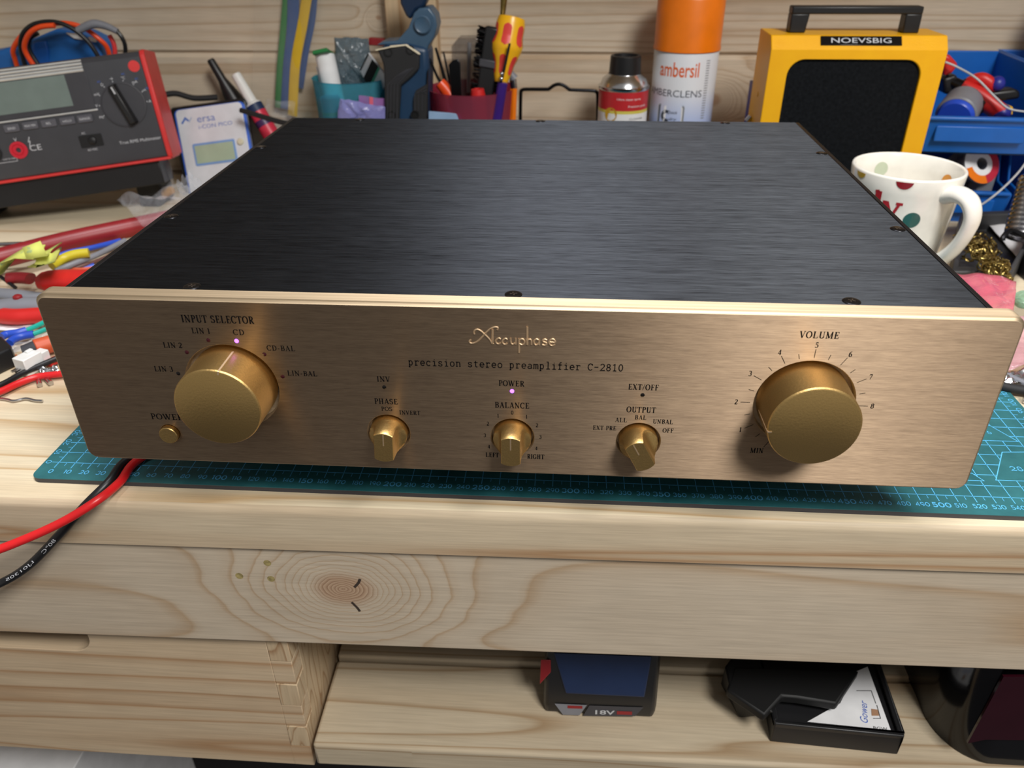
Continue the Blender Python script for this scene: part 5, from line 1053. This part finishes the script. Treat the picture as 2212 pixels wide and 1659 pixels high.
# ---------------------------------------------------------------- blue storage bins
def bin_(name, x0, x1, yf, yb, z0, h, label, yaw_=0):
    """open-fronted stacking bin: low lip in front, sides rising to the back"""
    r = root(name, ((x0+x1)/2, (yf+yb)/2, z0), label, 'storage bin', 'blue stacking bins'); R = rotz(yaw_, ((x0+x1)/2, yf, 0)); b = B(); t = 2.4
    s0, s1 = h*.42, h
    side = [(yf,z0),(yf-10,z0+s0),(yf-10,z0+s0+3),(yf+26,z0+s0+6),(yf+46,z0+s1),(yb,z0+s1),(yb,z0)]
    for xa, xb in ((x0, x0+t), (x1-t, x1)):
        n = len(side); b.add([(x, y, z) for x in (xa, xb) for y, z in side], [tuple(range(n)), tuple(range(2*n-1, n-1, -1))]+[(i, (i+1) % n, n+(i+1) % n, n+i) for i in range(n)], 0, R)
    b.box(x0, x1, yf, yb, z0, z0+t, 0, R); b.box(x0, x1, yb-t, yb, z0, z0+s1, 0, R)
    b.hexa([(x0,yf,z0),(x1,yf,z0),(x1,yf+t,z0),(x0,yf+t,z0)], [(x0,yf-10,z0+s0+2),(x1,yf-10,z0+s0+2),(x1,yf-10+t,z0+s0+2),(x0,yf-10+t,z0+s0+2)], 0, R)
    b.build('bin_shell', M['blue_bin'], r, bevel=1.6)
    b = B(); b.box(x0+2, x1-2, yf-13, yf-7, z0+s0+1, z0+s0+5, 0, R); b.build('front_lip', M['blue_bin'], r, bevel=1.5)
    b = B(); b.box(x0+14, x1-14, yf-9.5, yf-5.5, z0+s0*.38, z0+s0*.86, 0, R); b.build('label_holder', M['blue_bin'], r, bevel=1); return r
bin_('storage_bin', 640, 738, 462, 590, -2.8, 72, 'lower blue stacking bin holding a reel, right of the speaker', -4)
bin_('storage_bin', 632, 742, 452, 588, 70, 74, 'upper blue stacking bin full of red-handled pliers', -4)
bin_('storage_bin', 746, 850, 455, 590, -2.8, 72, 'blue stacking bin cut off by the right edge beside the lower one', -4)
bin_('storage_bin', 746, 850, 462, 592, 70, 74, 'rear blue stacking bin at the right edge behind the pliers bin', -4)
# contents of the upper bin
def pliers_handle(pts, r, label, tip):
    t = root('pliers', tuple(pts[0]), label, 'pliers'); b = B(); b.tube(pts, lambda s: r*(.85+.2*math.sin(3*s)), 16, 8, flat=.8); b.build('grip', M['red_plastic'], t)
    b = B(); d = (pts[-1]-pts[-2]).normalized(); b.sphere(pts[-1]-d*1.5, r*.9, r*.9, r*.9); b.build('grip_end', plastic('grip_blue', (40,44,140), .4), t)
    b = B(); d = (pts[0]-pts[1]).normalized(); b.cyl(pts[0], pts[0]+d*18, r*.7, r*.5); b.build('jaw', M['black_steel'], t); return t
pliers_handle([P(2092,180,505), P(2118,172,500), P(2140,184,496), P(2158,180,492)], 8, 'shorter red pliers grip, upper one in the blue bin', 0)
pliers_handle([P(2076,188,500), P(2110,206,492), P(2140,228,484), P(2166,246,478)], 9.5, 'long red pliers grip with a blue end, lower one in the blue bin', 0)
b = B(); b.cyl(P(2064,250,470), P(2082,222,492), 19, 18, 32, 0, 1.5); tr = root('bottle', tuple(P(2064,250,470)), 'grey bottle with a blue round cap lying in the upper bin', 'bottle'); b.build('bottle_body', M['grey'], tr)
b = B(); d = (P(2064,250,470)-P(2082,222,492)).normalized(); p = P(2064,250,470); b.cyl(p+d*5, p-d*1, 16, 17, 32, 0, 1.2); b.build('cap', M['royal_blue'], tr)
b = B(); b.cyl(P(2118,236,480), P(2092,216,495), 8, 12, 24, 0, 1); tag(b.build('black_adapter', M['black_plastic']), 'black cylindrical adapter beside the blue bottle cap', 'adapter')
slab('black_connector', [(2140,200),(2196,192),(2206,200),(2204,214),(2150,222)], 490, 506, M['black_plastic'], None, 3); tag(bpy.data.objects['black_connector'], 'black flat plug lying behind the long red pliers grip', 'plug')
slab('red_grip', [(2040,118),(2054,120),(2072,140),(2058,158),(2040,166)], 500, 516, M['red_plastic'], None, 3); tag(bpy.data.objects['red_grip'], 'red tool grip half hidden behind the right edge of the speaker', 'tool')
slab('yellow_plug', [(2176,226),(2190,232),(2188,250),(2174,244)], 480, 492, M['yellow'], None, 1.5); tag(bpy.data.objects['yellow_plug'], 'small yellow plug at the end of the long red grip', 'plug')
slab('black_tool', [(2038,170),(2066,160),(2080,186),(2060,205),(2040,204)], 500, 520, M['black_plastic'], None, 3); tag(bpy.data.objects['black_tool'], 'black tool body between the speaker and the red grips', 'tool')
b = B(); b.lathe([(0,0),(30,0),(30,60),(14,98),(12,140),(0,140)], Matrix.Translation((800, 530, 140)), 32); 
tag(b.build('dark_red_bottle', M['maroon']), 'dark red bottle standing on the bins at the right edge', 'bottle')
# reel and bits in the lower bin
b = B(); rl = root('wire_reel', tuple(P(2098,368,470)), 'small wire reel with a red and white label in the lower bin', 'reel'); c = P(2098, 362, 480); F = axis_frame(c, Vector((.25,-.8,.5)))
b.lathe([(6,-14),(20,-14),(20,-11.5),(13,-11),(13,11),(20,11.5),(20,14),(6,14),(6,-14)], F, 36); b.build('spool', M['grey'], rl)
b = B(); b.lathe([(12,14.2),(20,14.2)], F, 36, 0, 20, 150); b.lathe([(12,14.2),(20,14.2)], F, 36, 1, 150, 290); b.lathe([(12,14.2),(20,14.2)], F, 36, 2, 290, 380); b.lathe([(6.2,14.2),(12,14.2)], F, 36, 1); b.build('reel_label', [plastic('reel_red', (190,36,60), .4), M['paper'], M['orange_plastic']], rl)
b = B(); q = P(2128, 398, 470); b.box(q.x-10, q.x+10, 470, 484, q.z-10, q.z+14, 0, rotz(20, (q.x, 475, 0))); tag(b.build('clear_clip', M['grey'], bevel=1.5), 'grey plastic clip beside the reel in the lower bin', 'clip')
wire('solder_wire', [P(2042,134,494), P(2070,146,490), P(2110,170,478), P(2150,210,470), P(2180,235,462), P(2230,246,455), P(2290,280,440), P(2240,320,425), P(2200,372,415), P(2160,412,405), P(2120,442,395), P(2090,452,385)], 1.0, M['light_grey'], 'thin silver wire trailing from the pliers bin down past the mug', None, 8)
# ---------------------------------------------------------------- brass wool tip cleaner, spring stand, bags at the right
tcl = root('tip_cleaner', tuple(A(2135,590)), 'dark tray of curly brass wool for cleaning soldering tips, behind the pink bag', 'tip cleaner')
b = B(); o = [A(x, y, -2.8) for x, y in ((2040,640),(2170,640),(2212,560),(2200,500),(2062,505))]; o = [Vector((v.x, v.y, -2.8)) for v in o]; n = len(o); c = sum(o, Vector())/n; ii = [c+(v-c)*.86 for v in o]
hi = lambda L_, z: [Vector((v.x, v.y, z)) for v in L_]; vs = o+hi(o, 20)+hi(ii, 20)+hi(ii, 3)
b.add(vs, [tuple(range(n-1,-1,-1))]+[(k*n+i, k*n+(i+1) % n, (k+1)*n+(i+1) % n, (k+1)*n+i) for k in range(3) for i in range(n)]+[tuple(3*n+i for i in range(n))]); b.build('holder', plastic('holder_grey', (58,58,60), .5), tcl, bevel=1.5)
b = B(); rnd = random.Random(11); path = [(2075,508,30),(2110,530,34),(2130,556,36),(2150,572,36),(2165,590,32),(2140,604,26)]
for k in range(190):
    t = rnd.random()*(len(path)-1.001); i = int(t); f = t-i; px, py, z = [path[i][j]*(1-f)+path[i+1][j]*f for j in range(3)]
    p = A(px+rnd.gauss(0,11), py+rnd.gauss(0,11), z-6+rnd.uniform(-10,4)); ph, r_ = rnd.uniform(0,6.28), rnd.uniform(2.2,4.2); ax = Vector((rnd.gauss(0,1), rnd.gauss(0,1), rnd.gauss(0,1))).normalized(); F = axis_frame(p, ax)
    b.tube([F @ Vector((r_*math.cos(ph+q*.9), r_*math.sin(ph+q*.9), q*.35)) for q in range(9)], .55, 5, 2, flat=1.3)
bw = b.build('brass_wool', M['brass'], tcl); bw['kind'] = 'stuff'
b = B(); hx_ = []; ca_, cb_ = P(2196,530,330), P(2232,400,356)
F = axis_frame(ca_, cb_-ca_); L = (cb_-ca_).length
for k in range(13*14): hx_.append(F @ Vector((11*math.cos(k*2*math.pi/14), 11*math.sin(k*2*math.pi/14), 6+k*L/(13*14))))
b.tube(hx_, 1.9, 8, 1); ss = root('spring_holder', tuple(A(2200,560)), 'coiled steel spring of a soldering iron stand at the right edge', 'iron stand'); b.build('spring', M['steel'], ss)
b = B(); b.tube([hx_[0], P(2185,498,325), P(2168,510,320), P(2166,520,318)], 2.2, 8, 4); b.build('bent_wire', M['black_steel'], ss); b = B(); q = A(2178,560); b.box(q.x-9, q.x+9, 306, 324, -2.8, 26); b.build('stand_block', M['black_plastic'], ss, bevel=1)
sheet('plastic_bag', [(2066,590,34),(2196,606,34),(2186,690,40),(2100,700,40)], 0, M['bag_pink'], 'pink plastic bag pressed against the right side of the preamplifier', 'bag', 2.2, 21)
sheet('plastic_bag', [(2186,640,24),(2290,610,24),(2290,700,14),(2190,660,14)], 0, M['bag_green'], 'pale green crinkled bag at the right edge behind the pink one', 'bag', 2.5, 23)
sheet('plastic_bag', [(2188,690,16),(2300,700,16),(2300,800,4),(2170,800,4)], 0, M['bag_rose'], 'rosy clear bag at the right edge beside the front panel', 'bag', 3, 25)
sheet('paper_sheet', [(2118,468,8),(2260,470,8),(2300,640,6),(2200,560,6)], 0, M['paper'], 'white paper lying under the brass wool tray at the right', 'paper', 1.2, 27)
wire('mains_cable', [A(2100,810,2), A(2150,830,2), A(2180,838,2), A(2230,845,2), A(2330,850,2)], 3.2, M['black_rubber'], 'black cable crossing the bench at the right edge above the cutting mat', None, 6, 'cable')
wire('mains_cable', [A(2110,795,2), A(2160,806,2), A(2230,836,2), A(2330,870,1)], 2.4, M['grey'], 'grey cable crossing just behind the black one at the right edge', None, 6, 'cable')
sheet('foil_scrap', [(2160,808,1),(2240,800,1),(2250,836,1),(2168,830,1)], 0, M['white_metal'], 'crumpled foil scrap under the cables at the right edge', 'foil', 2.5, 29)
b = B(); q = A(2208, 868, -2.4); b.cyl(q+Vector((0,0,2)), q+Vector((40,-14,2)), 3, 3, 14, 0, .6); tag(b.build('metal_sleeve', M['steel']), 'short metal sleeve lying beside the right edge of the cutting mat', 'sleeve')
# ---------------------------------------------------------------- clutter on the left of the bench
b = B(); b.tube([A(-120,585,16), A(0,558,16), A(150,520,16), A(300,488,16), A(420,462,16)], 9, 20, 6, flat=1.0); tag(b.build('red_bar', M['dark_red'], smooth=60), 'long dull red rounded plastic bar lying across the left of the bench', 'bar')
wire('steel_scriber', [A(-60,530,24), A(56,526,22)], 1.8, M['steel'], 'thin bright steel rod end at the left edge above the red bar', None, 1, 'rod')
def ribbon3(name, pts, w, mat, label, cat, up=(0,0,1)):
    """a folded cloth strip through 3D points: (point, side vector)"""
    b = B(); n = len(pts); vs = []
    for p, s in pts: s = Vector(s); s = s.normalized()*w/2; vs += [p-s, p+s]
    b.add(vs, [(2*i, 2*i+1, 2*i+3, 2*i+2) for i in range(n-1)]); return b.build(name, mat, solid=.8, smooth=25)
tagm = N('tag_cloth'); f = tagm.noise(tagm.coord(), 90, 3); tagm.set(Base_Color=tagm.ramp(f, [(.60, lin((214,218,110))), (.72, lin((90,150,150)))]), Roughness=.8)
ty = root('yellow_tag', tuple(A(60,600)), 'knotted yellow cloth tag with teal print lying over the red bar', 'tag')
for k, (pts, w) in enumerate((([(A(-10,600,20),(1,.3,.5)),(A(18,560,34),(.9,.6,.3)),(A(45,545,40),(.2,1,.3)),(A(90,545,42),(0,1,.5))], 20), ([(A(118,532,34),(.5,1,.2)),(A(95,545,40),(.5,1,0)),(A(80,556,46),(1,.6,0)),(A(68,528,54),(1,.4,.3))], 18), ([(A(80,558,42),(0,1,.6)),(A(105,560,40),(.2,1,.6)),(A(128,546,38),(0,.8,.5))], 15), ([(A(112,548,42),(1,.3,.4)),(A(98,572,38),(1,.4,.2)),(A(78,568,36),(1,.6,.4))], 18))):
    o = ribbon3('cloth_fold', [(p, s) for p, s in pts], w*.8, tagm.mat, '', ''); o.parent = ty; o.location = Vector(o.location)-Vector(ty.location)
wire('yellow_lead', [A(112,575,14), A(135,560,16), A(160,550,18), A(192,546,18)], 4.2, plastic('lead_yellow', (206,190,40), .4), 'stubby yellow lead between the tag and the preamplifier', None, 5)
wire('blue_lead', [A(118,556,12), A(150,545,13), A(200,535,12), A(260,520,10)], 2.4, M['blue_sleeve'], 'dark blue lead running behind the yellow lead', None, 5)
wire('grey_lead', [A(120,585,10), A(170,566,12), A(215,548,12), A(270,520,12)], 2.6, M['grey'], 'grey lead running beside the preamplifier corner', None, 5)
wire('brown_lead', [A(110,592,6), A(170,577,8), A(215,562,8), A(270,538,8)], 2.0, plastic('lead_brown', (96,62,54), .5), 'thin brown lead below the grey one at the preamplifier corner', None, 5)
wire('blue_sleeve', [A(130,590,4), A(165,586,4), A(205,578,4)], 4.6, M['blue_sleeve'], 'short thick blue sleeve beside the black preamplifier corner', None, 3, 'sleeve')
wire('green_lead', [A(160,592,2), A(190,588,2), A(240,575,2)], 2.4, M['green'], 'green lead end next to the blue sleeve', None, 3)
wire('orange_lead', [A(148,580,8), A(175,582,7), A(230,575,6)], 1.5, M['terracotta'], 'thin orange lead over the blue sleeve', None, 3)
# two red-handled tools
def grip(name, pts, r, mat, label, cat='pliers', flat=.7):
    b = B(); b.tube(pts, r, 18, 8, flat=flat, fn=(0,0,1)); return tag(b.build(name, mat, smooth=60), label, cat)
grip('pliers_grip', [A(80,612,10), A(110,606,11), A(150,604,12), A(220,606,12), A(300,610,10)], lambda t: 11*min(1, .55+3*t) if t < .2 else 11.5, M['red_plastic'], 'bright red tool grip disappearing behind the top left corner of the front panel')
grip('tool_grip', [A(16,602,10), A(40,600,10), A(66,602,10)], 6.5, M['dark_red'], 'short dark red grip between the yellow tag and the bright red grip')
wire('metal_pick', [A(-20,584,14), A(10,604,10), A(34,622,5)], 1.6, M['dark_steel'], 'dark metal pick lying below the yellow tag', None, 4, 'pick')
sheet('plastic_bag', [(20,610,2),(110,600,2),(120,640,0),(10,640,0)], 0, M['bag_milky'], 'flat clear bag below the yellow tag on the left of the bench', 'bag', 2.5, 31)
sl = root('slip_joint_pliers', tuple(A(40,660)), 'grey steel pliers with a red lower grip sticking out left of the front panel', 'pliers'); b = B()
b.tube([A(-60,632,8), A(0,636,9), A(40,640,10), A(110,648,10)], 7.0, 14, 6, flat=.7, fn=(0,0,1)); b.build('upper_jaw', M['grey'], sl)
b = B(); b.tube([A(-60,672,8), A(0,664,9), A(40,660,10), A(110,658,10)], 8.5, 14, 6, flat=.7, fn=(0,0,1)); b.build('lower_jaw', M['grey'], sl)
b = B(); b.lathe([(3.6,0),(3.4,3.4),(2,4.4),(0,4.5)], Matrix.Translation(A(40,648,14)), 20); b.build('pivot', M['dark_red'], sl)
b = B(); b.tube([A(-10,680,6), A(30,684,7), A(70,682,7), A(130,678,7)], lambda t: 7.5*min(1, .5+3*t), 16, 6, flat=.8, fn=(0,0,1)); b.build('red_grip', M['red_plastic'], sl)
# green wires with blue sleeves into a black block
bl = root('terminal_block', tuple(A(5,765)), 'black plug with two blue-sleeved green wires at the left edge', 'plug'); b = B()
q = [A(x, y, 12) for x, y in ((-60,752),(2,724),(24,745),(22,752),(-60,790))]; n = len(q); b.add(q+[Vector((v.x, v.y, -2.8)) for v in q], [tuple(range(n)), tuple(range(2*n-1, n-1, -1))]+[(i, (i+1) % n, n+(i+1) % n, n+i) for i in range(n)]); b.build('plug_body', M['black_plastic'], bl, bevel=1.5)
for pts, gpts in (([(4,727),(16,722),(38,719),(57,714)], [(56,714),(75,706),(96,696),(125,682)]), ([(20,742),(30,733),(48,726),(73,722)], [(71,722),(85,717),(100,711),(135,698)])):
    b = B(); b.tube([A(x, y, 6) for x, y in pts], 2.9, 12, 6); sv = b.build('blue_sleeve', M['blue_sleeve'], bl); b = B(); b.tube([A(x, y, 6) for x, y in gpts], 1.9, 10, 6); b.build('green_wire', M['teal_wire'], bl)
sheet('plastic_bag', [(10,755,2),(112,718,4),(112,734,2),(0,782,0)], 0, M['bag_clear'], 'strip of clear plastic lying below the blue-sleeved wires', 'bag', 2, 33)
hs = root('heat_shrink_handle', tuple(A(95,748)), 'terracotta sleeve on a black rod left of the front panel', 'handle'); b = B(); b.cyl(A(76,752,6), A(135,735,6), 6.4, 6.4, 24, 0, .6); b.build('sleeve', M['terracotta'], hs); b = B(); b.cyl(A(50,760,5), A(80,751,6), 4.6, 5.6, 20); b.build('rod', M['dark_grey'], hs)
cn = root('white_connector', tuple(A(60,790)), 'white plastic wire connector with metal pins left of the front panel', 'connector'); c0, c1, c2 = A(26,778,9), A(62,759,9), A(44,798,9)
fx = (c1-c0); fy = Vector((-(fx.y), fx.x, 0)).normalized(); fx = fx.normalized(); F = frame(c0, fx, -fy, (0,0,1)); b = B(); b.box(0, 15, 0, 11, -11.5, 1.5, 0, F); b.build('housing', M['white_plastic'], cn, bevel=.6)
b = B(); b.box(15, 22, 1, 9, -11, -1, 0, F); b.box(9, 14, 2, 5, 1.4, 3, 0, F); b.build('latch', M['white_plastic'], cn, bevel=.5)
for k in (2.5, 5.5, 8.5): b = B(); b.box(-5, 0, k-.7, k+.7, -7, -5.6, 0, F); b.build('pin', M['steel'], cn)
b = B(); b.box(16, 24, 9.5, 15, -11.5, -7, 0, F); tag(b.build('red_clip_end', M['red_plastic'], bevel=.6), 'tiny red clip behind the white connector', 'clip')
wire('copper_strand', [A(8,785,-1), A(22,776,0), A(36,768,0)], 1.2, M['copper'], 'bare copper strand left of the white connector', None, 4)
b = B(); b.sphere(A(7,781,-.8), 2.2); b.v = [Vector((p.x, p.y, max(-2.9, p.z))) for p in b.v]; tag(b.build('green_bead', plastic('bead_green', (40,170,110), .4)), 'small green bead at the left edge of the bench', 'bead')
wire('hookup_wire', [A(-60,846,4), A(0,832,2), A(50,806,1.5), A(116,777,2), A(170,755,3)], 2.1, M['black_plastic'], 'black hook-up wire crossing left of the front panel', None, 8)
wire('hookup_wire', [A(-60,866,3), A(0,846,1.5), A(40,828,1), A(80,814,1), A(128,808,1), A(190,800,1)], 2.4, M['wire_red'], 'red hook-up wire crossing left of the front panel below the black one', None, 8)
b = B(); b.cyl(A(83,822,-1), A(86,832,-1), 1.7, 1.7, 12); tag(b.build('metal_offcut', M['steel']), 'small metal lead offcut below the red hook-up wire, left of the other', 'offcut', 'metal offcuts on the bench')
b = B(); b.cyl(A(100,818,-1), A(110,828,-1), 1.8, 1.8, 12); tag(b.build('metal_offcut', M['steel']), 'larger metal lead offcut below the red hook-up wire, close to the front panel', 'offcut', 'metal offcuts on the bench')
wire('solder_scrap', [A(-30,858,-1.6), A(10,862,-1.6), A(30,866,-1.6), A(56,861,-1.6), A(75,865,-1.6), A(92,866,-1.6)], .9, M['steel'], 'wavy scrap of solder wire in a groove of the bench at the left', None, 5, 'scrap')
sheet('foil_scrap', [(84,800,-1),(125,790,-1),(128,806,-1),(90,812,-1)], 0, M['white_metal'], 'crinkled strip of foil between the black and the red hook-up wires', 'foil', 1.6, 35)
sheet('paper_scrap', [(-20,700,0),(60,690,0),(96,706,0),(0,716,0)], 0, M['paper'], 'scrap of white paper under the blue-sleeved wires', 'paper', .8, 37)
